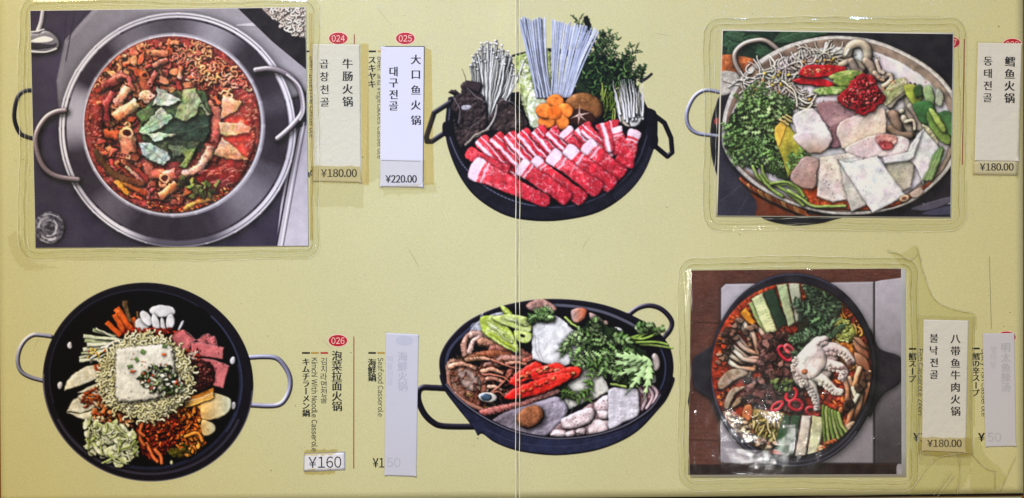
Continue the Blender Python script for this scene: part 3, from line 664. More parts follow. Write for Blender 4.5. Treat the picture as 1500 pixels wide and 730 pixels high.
def poly_face(c, i, p, col, col2=None, g=60, spk=None, n=20, **k):
    kw = dict(bw=3, lit=.55, ns=.16, smooth=0, sh=(1, 1.6, .65, 2.2), line=.3, bump=.4, rough=.5); kw.update(k)
    W = c.piece(i, p, col, col2=col2, g=g, **kw)
    if spk: speck(c, i, p, n, 1.7, spk, lit=0)
    return W
def art_C():
    c = Canvas(1050, 46, 1394, 318, '1b1a22', quad=[(1058, 46), (1394, 51), (1390, 318), (1050, 316)])
    c.frame(1000, 25, 2.281)
    i = c.item('dark_leaves')
    c.piece(i, '120,40 490,40 480,62 420,80 300,130 250,150 130,140', '1a2a22', sh=None, bw=2)
    for x, y, a, L, w in ((130, 100, -.5, 90, 30), (200, 70, .6, 110, 26), (300, 85, -.15, 190, 30), (150, 140, -.9, 80, 26), (240, 120, .2, 90, 20), (140, 60, .4, 80, 18)): leaf(c, i, x, y, a, L, w, '2f4c38', '5c7c60', col2='223a2c', sh=None)
    i = c.item('brown_side_dish'); c.piece(i, '120,134 190,132 245,150 240,200 200,216 120,214', 'a8643c', col2='8c4c30', bw=3, sh=None, ns=.4, nc=2); 
    i = c.item('grey_cloth'); c.piece(i, '120,190 170,185 200,214 170,250 120,262', 'a8a4a0', bw=2, sh=None, ns=.2, bump=1)
    c.lines(i, [[(132, 216), (170, 226), (196, 210)]], 1.5, '4a3c3c')
    i = c.item('slate_table'); c.piece(i, '100,420 140,400 200,500 270,600 262,680 100,680', '2a2a38', sh=None, smooth=0, ns=.12); c.lines(i, [[(120, 620), (220, 540)], [(180, 660), (215, 600)]], 1.2, '4a4a58', .6)
    i = c.item('wicker_trivet')
    c.piece(i, '190,520 230,560 300,610 380,650 470,668 260,690 244,620 210,570', '5a2c1c', sh=None, bw=2)
    for k in range(26):
        t = k / 25; X = 205 + 215 * t; Y = 545 + 110 * t ** .8
        c.tube(i, [(X - 14, Y - 4), (X, Y + 14), (X + 30 + 20 * t, Y + 34)], 5, pick('c8844c', 'a85c34', 'd8a068', '8c4428'), lit=.8, sh=(.5, .8, .6, 1))
    i = c.item('steel_cutlery'); c.lines(i, [[(800, 625), (850, 630), (890, 622)]], 2, 'c8c6d4'); c.piece(i, '760,640 890,600 890,620 820,648', '4a4858', bw=2, sh=None); c.piece(i, '800,655 890,632 900,660 820,664', '3a3a52', bw=2, sh=None)
    i = c.item('steel_handle'); c.tube(i, '200,202 176,160 174,122 205,92 255,80 286,88 316,112', 9, '8c807c', spec=.6, lit=1., sh=(1.5, 2, .7, 3), line=.4)
    pot = c.item('steel_pot', 'round steel pot with pale inner wall')
    out = '128,400 138,310 178,220 250,148 340,98 440,71 530,65 640,80 740,120 830,175 892,240 930,320 930,420 895,500 840,562 760,622 650,656 540,664 440,652 330,616 240,566 170,502 136,446'
    c.piece(pot, out, 'bcb8b6', col2='9c9898', bw=2.5, lit=.8, sh=(1, 3, .6, 4), line=.4)
    c.piece(pot, '140,400 150,316 190,228 260,160 345,110 440,82 530,76 636,92 732,130 818,184 876,244 912,320 905,430 870,510 820,556 750,608 646,644 540,652 444,642 338,606 250,556 180,492 148,440', '6a5850', col2='8c7c74', g=0, bw=3, lit=.5, sh=None, ns=.3, nc=16)
    c.piece(pot, '150,420 160,330 205,248 272,186 350,138 440,110 530,102 630,116 722,152 806,206 856,262 890,330 886,440 850,510 800,552 740,596 640,634 540,644 440,634 340,596 256,548 186,486', 'd4d0dc', col2='c4bfca', g=90, bw=4, lit=.4, sh=None, ns=.08, edge=.15)
    c.lines(pot, [spline(pts_of('138,400 146,314 186,224 256,155 343,106 440,79 530,72 638,88 736,127 824,181 890,250'), False)], 1.4, 'e2dfe0', .8)
    c.lines(pot, [[(288, 132), (302, 150)]], 3, 'e8e4e8'); c.lines(pot, [[(640, 250), (650, 160), (652, 130)], [(700, 260), (722, 180)]], 2, 'e2dee8', .5)
    speck(c, pot, '610,130 660,130 660,180 630,180', 26, 3, ('6c5c5c', '8c7c78', '4c4044'), lit=0); speck(c, pot, '740,230 800,190 820,230 780,250', 6, 3, ('3a2c34', 'a83c44'), lit=0)
    br = c.item('orange_broth'); c.piece(br, '380,560 460,570 560,620 700,620 780,580 840,540 800,580 700,636 540,646 430,634', 'a0441c', col2='7c3018', bw=3, sh=None, ns=.3)
    c.lines(br, [walk(x, y, rs.rand() * 6, 6, 4, 1) for x, y in c.rnd('400,590 480,600 560,630 450,636', 14)], 1.4, 'd8844c', .7)
    # white onion, sprouts
    i = c.item('onion_strips'); 
    for p in ('345,160 370,130 430,112 480,120', '360,168 400,130 450,120', '400,150 420,120 470,118', '470,130 478,90 484,130', '480,140 520,118 560,130', '340,140 345,160 360,166'): c.tube(i, p, 6, 'c9c9cc', lit=.6, sh=(.6, 1, .6, 1.6), line=.2)
    bs = c.item('bean_sprouts'); reg = '205,200 260,180 330,180 380,150 470,125 545,140 540,170 400,210 380,230 440,280 430,310 360,310 330,290 260,290 215,270'
    c.piece(bs, reg, '7a6450', bw=3, rough=2, ns=.4, sh=None)
    for x, y in c.rnd(reg, 230): c.tube(bs, walk(x - 10, y - 8, rs.rand() * 6, 8, 7, .7), 2.3, pick('e4deda', 'd2cac4', 'eeeae8', 'c4b8b0'), sh=(.5, .9, .65, 1), lit=.7)
    for x, y in c.rnd(reg, 26): c.piece(bs, c.ell(x, y, 6, 4, rs.rand() * 180, 8), pick('d8b84c', 'c8a43c', 'b87c3c'), bw=1.5, lit=.8, sh=(.5, .8, .5, 1))
    for p in ('345,240 380,270 420,290 445,260', '380,300 410,310 430,290', '330,215 370,250 380,300'): c.tube(bs, p, 3.4, 'e4dfd0', sh=(.6, 1, .7, 1.4))
    # oyster mushrooms
    for p, r, col in (('548,128 560,100 590,92 612,110 614,150 600,180', 17, 'b0a496'), ('526,165 560,150 598,172', 12, 'a89c90'), ('610,150 628,170 640,205', 15, '9c8c80'), ('640,190 655,205 672,210', 12, 'a8988c'), ('560,150 575,180 590,190', 14, '8c7c74'), ('668,206 690,196 692,214 668,232', 9, 'b8a898'), ('645,150 655,180 668,190', 8, 'b8aca0')):
        i = c.item('oyster_mushroom'); c.tube(i, p, r, col, lit=.7, sh=(1, 1.6, .75, 2.4), ns=.12, spec=.08, line=.3)
    c.tube(i, '542,128 552,112', 5, 'e8e2da')
    for p, r, col in (('752,256 762,320 758,372', 22, '9a9088'), ('760,300 782,330 792,372', 16, 'a29890'), ('690,300 712,274 735,256', 11, 'a8a096'), ('684,322 700,330 728,318', 10, 'c2b8ac'), ('700,330 712,360 716,390', 20, '8a7468'), ('735,340 750,370 765,398', 12, 'a4988e'), ('690,375 720,396 756,398', 14, '7c685e'), ('742,352 766,350 772,376', 7, 'bcb2a6')):
        i = c.item('oyster_mushroom'); c.tube(i, p, r, col, lit=.7, sh=(1, 1.6, .75, 2.4), ns=.14, line=.35)
    i = c.item('napa_leaf'); c.piece(i, '664,260 700,215 740,205 745,240 700,280 672,300', 'b4b49c', col2='8c9468', bump=1, ns=.2); 
    # leeks and greens at right
    for p, a, b in (('735,235 770,228 800,262 780,300 752,280', 'a8ac50', '5c7434'), ('768,240 792,228 800,262 775,270', '2c4428', '3c5c34'), ('800,240 830,236 838,300 810,290', '9cb08c', '5c7c54'), ('768,290 820,282 842,312 838,350 800,360 776,330', '3c6c40', '2a5030'), ('812,320 850,330 890,400 884,430 850,412 820,370', '4c6c3c', '7c9850'), ('838,330 892,320 900,400 870,380', '2c5034', '4c7444'), ('846,240 868,262 862,300 840,286', 'b4b4b0', '8c9c84'), ('820,316 836,312 874,372 862,386', 'a8b870', '6c8840')):
        i = c.item('leek_piece'); poly_face(c, i, p, a, b, smooth=1)
    i = c.item('napa_leaf'); c.piece(i, '796,360 830,380 850,420 852,440 812,400', 'b8b49c', bump=1.5, ns=.3, bw=2)
    # chrysanthemum greens
    gr = c.item('chrysanthemum_greens')
    c.piece(gr, '140,400 160,330 200,290 300,280 360,300 372,345 330,360 330,430 350,470 380,480 360,545 300,530 200,490 150,450', '24331f', bw=5, rough=4, sh=(1, 2, .6, 3), ns=.4)
    for x, y, a, L in ((330, 380, -2.4, 170), (300, 420, -2.7, 160), (320, 420, -1.9, 130), (290, 450, 2.9, 120), (260, 400, -2.2, 110), (300, 470, -2.9, 110), (340, 420, -2.1, 150), (320, 350, -2.6, 150), (350, 340, -2.2, 90), (230, 470, -2.4, 110), (220, 500, -2.3, 60), (360, 540, -1.3, 90), (340, 510, -1.9, 80), (380, 520, -1.6, 70), (330, 350, -1.6, 80)):
        frond(c, gr, x + rs.randn() * 8, y + rs.randn() * 8, a + rs.randn() * .2, L, pick('5c8048', '4c7040', '6c9058'), pick('7c9c60', '688850'), 1.9, 2, .8, 7, 1.15, 1.2)
        for k in range(5):
            t = (k + .5) / 5
            for sg in (1, -1): lobed(c, gr, x + L * t * math.cos(a) + rs.randn() * 3, y + L * t * math.sin(a) + rs.randn() * 3, a + sg * (.7 + .4 * rs.rand()), L * (.34 - .14 * t), 7 + 3 * rs.rand(), pick('5c8048', '6c9058', '7ca06c', '4c7040', '8cac78'), pick('a0bc88', '7c9c68'), 3)
    for p in ('232,500 250,540 300,560 360,566 410,610', '262,500 270,530 290,556 340,580 400,630', '290,560 340,552 380,570 402,600', '255,530 290,572 330,600', '350,580 400,612 440,634 540,632'):
        i = c.item('greens_stem'); c.tube(i, p, 5.5, pick('8ca860', '7c9850', 'a0b870'), lit=.7, sh=(.8, 1.4, .7, 1.6), line=.3)
    # pumpkin wedge
    i = c.item('pumpkin_wedge'); poly_face(c, i, '312,362 338,344 410,440 392,480 350,540 318,440', 'b8a03c', '6c8434', g=30, smooth=0); c.piece(i, '306,372 338,346 346,360 322,430 310,420', 'd0b04c', bw=2, sh=None)
    for a, b in (((322, 345), (350, 360)), ((332, 336), (362, 352)), ((344, 328), (366, 344))): c.tube(i, [a, b], 4, 'c8b478', sh=(.5, 1, .6, 1))
    frond(c, gr, 350, 520, -1.2, 80, '5c8048', '7c9c60', 1.9, 2, .8, 6, 1.15)
    # fish
    for p, a, b, sp in (('445,300 470,284 520,288 586,322 560,350 500,376 462,346', '8c6870', 'b49ca4', ('4c2c38', 'd8c8cc')), ('482,376 530,360 540,420 500,440 470,420', '6c4c54', '8c6c78', ('3c2028', 'c8a4b0')), ('366,330 420,306 446,316 496,402 476,446 430,458 396,430 372,372', 'd4ccd4', 'e2dce2', ('a47c84', 'e8e4ea')),
                        ('512,388 524,354 560,336 660,304 678,340 672,396 620,410 540,442 522,420', 'ccbcc4', 'd0bca8', ('9c848c', 'd4c8cc')), ('356,540 380,492 410,466 454,480 448,520 440,572 400,574', 'b09c9c', '8c6c64', ('6c4c4c', 'd8ccd0')),
                        ('540,440 600,408 650,392 700,394 752,412 748,450 700,470 640,470 600,486 562,470', 'c4b6ba', 'dcd0d4', ('8c4450', 'a8646c', 'e8dce0'))):
        i = c.item('cod_piece'); poly_face(c, i, p, a, b, spk=sp, n=16, smooth=1, bump=.35, ns=.1)
    c.piece(i, '640,400 670,392 712,400 706,430 670,440 648,424', 'c48c8c', bump=1.6, bw=2, ns=.3); c.piece(i, '650,420 690,416 700,440 668,446', '8c3c44', bump=1.6, bw=2, ns=.3)
    i = c.item('cod_piece'); c.piece(i, '366,398 440,380 496,402 476,446 430,458 396,440', 'd4ceda', col2='a88c80', g=90, bw=3, sh=None, ns=.1)
    # tofu
    TS = ('3a3436', '6c6462', '5c4440')
    for p, a, b, sp, n in (('456,468 550,455 610,480 560,610 500,620 446,602', 'c4b8b4', 'd4ccca', TS, 60), ('520,478 600,470 622,624 560,652 532,560', 'c6c4c4', 'b0aca8', ('8c8884',), 30), ('666,484 776,478 758,574 724,586 690,540', 'a09c90', 'b4b0a4', ('6c6860', 'c4c0b8'), 40),
                           ('740,470 756,430 800,372 856,440 800,562 776,500', 'dcdce6', 'd0ced6', ('a8a8ac',), 16), ('664,470 700,462 756,450 800,376 770,470 750,482 670,492', 'd2d2dc', 'c8c8d0', None, 0), ('520,482 560,486 644,466 738,596 700,622 632,655 590,590', 'dadae4', 'cecdd6', ('a8a8b0', '9c9ca4', 'dedee8'), 60)):
        i = c.item('tofu_slice'); poly_face(c, i, p, a, b, spk=sp, n=n, g=30, lit=.35)
    c.lines(i, [[(522, 484), (592, 592), (632, 652)], [(645, 468), (738, 596)]], 1.6, 'e6e6ee', .6)
    i = c.item('leek_piece'); poly_face(c, i, '798,548 838,452 860,432 872,444 852,500 832,548', '7c9468', '4c6c40', g=0); c.lines(i, [[(812, 546), (852, 446)], [(822, 546), (862, 444)]], 1.5, 'a8bc90', .7)
    i = c.item('small_clam'); c.piece(i, c.ell(738, 608, 18, 12, -20, 10), 'b89880', bw=3, lit=.8); c.piece(i, c.ell(736, 606, 8, 6, 0, 8), '6c4438', bw=1, sh=None); c.piece(i, '756,590 790,570 800,590 770,606', 'b8a49c', bump=1)
    # chillies and paste
    for p in ('364,214 410,200 450,205 512,226 480,238 420,230 385,226', '384,190 400,168 450,160 536,168 542,184 500,200 440,208 400,204'):
        i = c.item('red_chilli_half'); c.piece(i, p, 'b01c28', col2='8c1420', bw=3, spec=.2, lit=.8, sh=(1, 1.6, .7, 2), line=.3)
    speck(c, i, '410,175 470,168 500,180 440,196 400,192', 34, 3.5, ('e0a878', 'c8684c', 'e8c49c', '8c1420'))
    for p, a in (('486,198 540,180 590,182 606,194 560,204 500,212', 'a8b870'), ('500,214 520,200 570,200 560,232 530,236 505,226', '7c9048'), ('434,244 480,234 548,236 540,256 480,264 444,258', 'a4b880')): i = c.item('green_chilli'); c.piece(i, p, a, col2='5c7c3c', bw=3, sh=(1, 1.6, .7, 2), bump=.6, line=.3)
    i = c.item('red_pepper_paste'); reg = '514,274 545,235 590,192 620,194 642,210 652,240 674,266 656,298 604,330 560,312 530,300'
    c.piece(i, reg, '8c1624', bw=5, rough=2.5, bump=1.5, ns=.3, sh=(1, 2, .7, 3), spec=.1)
    for x, y in c.rnd('530,272 590,205 630,210 658,266 600,316 545,295', 160): c.piece(i, jag(x, y, 5 + 5 * rs.rand(), 4, 7, .4, rs.rand() * 180), pick('a81c2c', 'c83440', '8c1020', '6c0c18', 'd85c60'), bw=1.3, lit=.9, sh=(.4, .7, .5, 1), spec=.2)
    for x, y in c.rnd('640,200 720,190 700,280 660,250', 10): c.piece(i, jag(x, y, 5, 3, 7, .3), pick('c8a080', 'b07c5c'), bw=1, sh=None)
    M = c.mask('150,330 250,190 440,110 640,120 830,220 900,400 830,540 640,640 430,630 250,550 165,460', 1, 4)
    c.warp(M, 1.3, 16); c.tone(M, 32, .12, .1)
    c.finish(.4, .04, lift=.01, gain=1.14)
    return c
def rect_at(cx, cy, w, h, rot):
    c, q = math.cos(math.radians(rot)), math.sin(math.radians(rot))
    return np.array([(cx + x * c - y * q, cy + x * q + y * c) for x, y in ((-w / 2, -h / 2), (w / 2, -h / 2), (w / 2, h / 2), (-w / 2, h / 2))])
def art_D():
    c = Canvas(20, 408, 436, 710, 'b9b184', 0.)
    c.frame(10, 400, 2.281)
    for p in ('150,212 120,208 90,208 62,228 44,262 40,300 52,330 82,348 125,360',):
        i = c.item('pot_handle'); c.tube(i, p, 7.5, '77788e', spec=.6, lit=1., sh=None, line=.5)
    i = c.item('pot_handle'); c.tube(i, '815,282 870,280 905,286 930,312 946,345 948,380 936,415 915,438 880,444 815,441', 8.5, '7a7b92', spec=.6, lit=1., sh=None, line=.5)
    pan = c.item('black_pan', 'shallow black pan with two silver loop handles')
    c.piece(pan, c.ell(474, 364, 353, 331, 14, 70), '17151c', bw=3, sh=None, lit=1.2, ns=.1, edge=0)
    c.lines(pan, [c.ell(474, 366, 350, 327, 14, 30, -10, 170)], 2.2, '8d8a9c', .55)
    c.lines(pan, [c.ell(470, 360, 333, 309, 14, 24, 10, 140)], 4, '34323f', .9)
    c.piece(pan, c.ell(466, 356, 322, 298, 14, 60), '0a090d', bw=8, sh=None, lit=.8, edge=0, ns=.12)
    c.lines(pan, [c.ell(466, 356, 322, 298, 14, 50, -60, 20)], 3, '3d4664', .7); c.lines(pan, [c.ell(466, 356, 322, 298, 14, 50, 150, 290)], 2, '3a3f55', .5)
    c.lines(pan, [c.ell(466, 356, 318, 294, 14, 50, -25, 110)], 5, '2c3048', .7)
    for x, y in ((214, 243), (181, 376), (758, 293), (760, 444)): i = c.item('rivet'); c.piece(i, c.ell(x, y, 9, 14, 8, 10), 'b9b6ba', bw=3, lit=1, sh=(1, 1, .6, 1.5), spec=.2)
    # scallion, zucchini strips
    for x0, y0, x1, y1, w in ((258, 210, 350, 222, 16), (262, 225, 365, 235, 15), (290, 190, 370, 215, 12), (256, 255, 350, 245, 16), (270, 240, 380, 236, 14), (245, 285, 340, 250, 12), (250, 268, 330, 262, 10), (300, 185, 385, 228, 8), (280, 300, 345, 262, 9), (244, 292, 330, 288, 12), (300, 215, 390, 225, 12)):
        i = c.item('zucchini_strip'); c.piece(i, quadpts((x0, y0), (x1, y1), w, w * .8), pick('a9b48c', 'c5cca8', '8fa070', 'd0d4b8'), col2='dde0cc', g=80, bw=2, smooth=0, lit=.6, ns=.15, sh=(.8, 1.2, .7, 1.6), line=.4)
    for p in ('320,250 370,235 400,225', '285,285 320,262 352,250', '330,262 345,240 380,225'): i = c.item('bean_sprout'); c.tube(i, p, 4.5, 'e2e0cc', sh=(.6, 1, .6, 1))
    speck(c, i, '270,250 330,250 330,290 270,290', 16, 4, ('c8a030', 'b8502c', 'd8b850'))
    # carrots
    for x0, y0, x1, y1, w in ((368, 118, 425, 200, 24), (362, 138, 398, 205, 18), (335, 165, 385, 210, 18), (425, 150, 440, 190, 16)):
        i = c.item('carrot_stick'); c.piece(i, quadpts((x0, y0), (x1, y1), w, w * 1.1), 'd2642a', col2='b8461c', g=60, bw=2, smooth=0, lit=.6, ns=.2, line=.4)
    i = c.item('bracken_stem'); c.piece(i, '388,95 406,92 412,130 425,170 408,160 392,120', '5c4630', bw=2, ns=.4, bump=.8, smooth=0); c.tube(i, '438,130 442,155', 4, '6b5030')
    # rice cakes
    for x, y, a, b, r in ((522, 128, 44, 21, 3), (455, 178, 22, 30, -30), (468, 152, 16, 30, -35), (500, 170, 13, 34, -14), (524, 180, 9, 32, -10), (548, 165, 15, 28, 6), (585, 176, 5, 20, 28)):
        i = c.item('rice_cake_slice'); c.piece(i, c.ell(x, y, a, b, r, 14), 'd6d5d6', bw=2.5, lit=.5, sh=(1, 1.2, .7, 2), ns=.14, line=.3)
    i = c.item('chilli_powder'); 
    for x, y in c.rnd('390,190 440,185 560,185 600,190 580,225 520,215 440,212 400,225', 150): c.piece(i, jag(x, y, 4 + 5 * rs.rand(), 4, 6, .4), pick('8c2018', 'a83020', '5c1410', 'c04028'), bw=1, sh=(.4, .6, .5, 1), lit=.6)
    # fish-cake slices
    for p in ('196,392 205,360 235,330 270,310 330,304 328,345 290,360 230,384', '240,400 290,375 332,358 332,378 270,402', '240,412 300,380 332,370 340,400 290,420 246,446', '205,462 222,428 240,416 262,440 320,400 340,410 330,440 250,470', '205,466 250,470 300,455 330,470 300,500 240,484'):
        i = c.item('fish_cake_slice'); W = c.piece(i, p, 'd8d6c4', col2='c8c0a6', bw=2.5, lit=.5, sh=(1, 1.5, .75, 2.2), ns=.16, line=.4, smooth=0, bump=.3)
        c.lines(i, [[tuple(v) for v in pts_of(p)[:3]]], 1.6, 'ece4c4', .6)
    i = c.item('chilli_powder')
    for x, y in c.rnd('290,308 328,305 330,330 300,325', 25): c.piece(i, jag(x, y, 4, 3, 6, .4), pick('a8401c', 'c05a24'), bw=1, sh=None)
    for x, y in c.rnd('262,400 330,362 345,400 330,430 260,450 245,440', 120): c.piece(i, jag(x, y, 3 + 5 * rs.rand(), 3, 6, .4), pick('8c3414', 'a84a1c', 'c8682c', '70280f'), bw=1, sh=(.3, .5, .4, .8), lit=.7)
    # minced radish between
    i = c.item('seasoned_radish')
    for x, y in c.rnd('290,440 330,430 380,450 430,490 420,530 350,520 300,500', 150): c.piece(i, jag(x, y, 5 + 8 * rs.rand(), 4 + 3 * rs.rand(), 7, .35, rs.rand() * 180), pick('c98a5a', 'd8a878', 'b86a3c', 'e0c8a0', 'a84a24'), bw=1.6, lit=.8, sh=(.5, .9, .6, 1.2))
    # cabbage
    i = c.item('shredded_cabbage'); reg = '255,500 300,500 360,515 430,545 438,590 420,625 370,640 330,620 290,600 275,560'
    c.piece(i, reg, '6d7a4a', bw=3, rough=2, ns=.4)
    for x, y in c.rnd(reg, 70): c.piece(i, jag(x, y, 14 + 18 * rs.rand(), 9 + 8 * rs.rand(), 9, .3, rs.rand() * 180), pick('c9d0a4', 'b4c084', 'dde0c4', 'a3b46c'), col2='dfe2c8', bw=2, lit=.7, sh=(.7, 1, .65, 1.6), bump=.8, line=.3)
    for x, y in c.rnd(reg, 45): c.tube(i, walk(x, y, rs.rand() * 6, 8, 4, .7), 2.8, pick('c4cc9c', 'b0be7c', 'd4d8bc', '98a85c'), lit=.5, sh=(.4, .8, .4, 1.))
    # kimchi
    i = c.item('red_kimchi'); reg = '440,510 480,480 560,470 620,510 640,570 600,615 540,600 505,635 460,605 440,560'
    c.piece(i, reg, '7c2818', bw=5, rough=3, bump=1.5, ns=.4)
    for x, y in c.rnd('440,510 500,490 580,500 620,540 600,600 520,610 460,590', 330): c.piece(i, jag(x, y, 4 + 7 * rs.rand(), 3 + 3 * rs.rand(), 8, .4, rs.rand() * 180), pick('a4341a', '842414', 'b8461f', 'cc6230', '681a12'), bw=1.6, lit=.8, sh=(.5, .9, .65, 1.3), spec=.08)
    for p in ('470,570 490,610 505,630', '500,590 515,610 520,635', '450,540 452,560 462,575', '455,505 448,530 462,545'): c.tube(i, p, 6, 'c8683a', sh=(.6, 1, .6, 1.5), rough=.4)
    i = c.item('orange_kimchi')
    for x, y in c.rnd('560,470 620,430 680,400 660,520 665,570 600,620 560,560 600,520', 260): c.piece(i, jag(x, y, 5 + 9 * rs.rand(), 4 + 3 * rs.rand(), 8, .4, 40 + rs.rand() * 100), pick('d4802e', 'bc6422', 'e29a48', 'a4501c', 'b84a1c'), bw=1.8, lit=.85, sh=(.5, 1, .65, 1.3))
    for p in ('600,545 640,535 655,560',): c.tube(i, p, 6, 'd08436', sh=(.6, 1, .6, 1.5), rough=.5)
    i = c.item('green_sauce');
    for x, y in c.rnd('540,590 600,570 620,600 560,620', 30): c.piece(i, jag(x, y, 8, 5, 7, .4), pick('4c4818', '6c6828', '38300f'), bw=1.5, sh=None)
    i = c.item('cabbage_scrap'); c.piece(i, jag(553, 633, 6, 7, 7, .3), 'd0d0a0', bw=1.5, sh=None)
    # pear slices / ham / plum sauce
    for p in ('680,400 735,412 752,428 742,465 700,488 655,488 650,440', '655,490 688,500 701,518 690,536 662,544 652,520'): i = c.item('turnip_slice'); c.piece(i, p, 'c2cdb8', col2='d8a860', g=180, bw=2.5, lit=.5, ns=.14, line=.35, sh=(1, 1.5, .7, 2))
    for k in range(5): i = c.item('onion_strip'); c.tube(i, [(600, 418 + k * 7), (640, 410 + k * 6), (690, 388 + k * 7)], 4.5, pick('c89a50', 'b8742c', 'd8b47c'), sh=(.6, 1, .6, 1.5))
    for p in ('553,215 592,190 634,225 598,268 575,262', '636,225 675,202 690,235 650,240', '668,222 696,212 706,245 680,250', '618,236 640,232 727,250 724,288 640,276 615,262', '650,285 690,290 746,310 726,386 690,376 700,330 655,320'):
        i = c.item('ham_slice'); c.piece(i, p, 'b45c64', col2='c87478', g=40, smooth=0, bw=2.5, lit=.5, ns=.14, sh=(1, 1.5, .75, 2), line=.35); c.lines(i, [[tuple(v) for v in pts_of(p)[:3]]], 1.3, 'd8989c', .7)
        speck(c, i, p, 8, 2.5, ('8c3c3c', '5c2020'), lit=0)
    i = c.item('dark_sauce'); c.piece(i, '610,290 650,290 690,310 694,360 670,390 625,398 606,360', '2c1414', bw=5, bump=1.4, rough=2, spec=.1)
    for x, y in c.rnd('610,295 680,300 690,360 630,390', 90): c.piece(i, jag(x, y, 5, 4, 7, .4), pick('3c1c1a', '1c0c0c', '5a2824', '6c3430'), bw=1.2, lit=.9, sh=None, spec=.2)
    speck(c, i, '590,255 640,262 650,290 600,290', 50, 6, ('8c2c20', '5a1410', 'a04030', 'c8b0a0'))
    # noodle nest
    i = c.item('instant_noodle_cake'); c.piece(i, c.ell(472, 348, 152, 140, 8, 30), 'c4bf90', bw=6, rough=2, ns=.3, sh=(2, 3, .85, 5))
    for x, y in [(472 + 138 * math.sqrt(rs.uniform(.35, 1)) * math.cos(t), 348 + 128 * math.sqrt(rs.uniform(.35, 1)) * math.sin(t)) for t in rs.rand(760) * 6.3]:
        c.tube(i, loopy(x - 6, y, 6, 9), 3.3, pick('d4d0a4', 'c8c494', 'e2dfbc', 'beb886', 'dcd8b0'), k=3, sh=(.4, .6, .38, .7), lit=.6, line=.1)
    # rice-flour sheet
    i = c.item('tofu_sheet', 'pale square sheet on the noodle cake'); c.piece(i, '380,252 450,244 530,238 556,256 566,330 560,396 540,408 480,424 390,434 372,422 365,400 364,330 368,264', 'dedcd0', col2='d0cdbd', g=70, bw=6, lit=.55, ns=.12, sh=(1, 1.6, .6, 2.2), line=.1, bump=.3, rough=2)
    speck(c, i, '380,260 540,250 550,400 400,420', 26, 2.5, ('8c8c74', '6c6c50', 'b05a3c'), lit=0)
    i = c.item('chopped_herbs')
    for x, y, a in ((458, 264, 30), (436, 290, 50), (414, 312, -20), (530, 245, 10)): c.piece(i, rect_at(x, y, 17, 11, a), '5a7a44', smooth=0, bw=1.5, sh=(.5, .8, .4, 1))
    for x, y in ((423, 329), (528, 274)): c.piece(i, jag(x, y, 9, 5, 7, .3), 'c25a30', bw=1.5)
    for x, y in c.rnd('440,350 480,310 540,305 590,360 590,395 540,410 470,395', 230): c.piece(i, jag(x, y, 4 + 6 * rs.rand(), 3 + 3 * rs.rand(), 6, .4, rs.rand() * 180), pick('2c3820', '44582c', '5c7040', '1c2416', '8ca070', 'c8d0b0', 'dcdccc', '9cac80', 'e0e0d4', 'b84c30'), bw=1.3, lit=.7, sh=(.4, .7, .6, 1))
    c.warp(c.mask(c.ell(466, 356, 300, 278, 14), 0, 4), 1.2, 16)
    c.halo('c9c39c', 1.0)
    c.finish(.55, .03, lift=.0, gain=1.04)
    return c
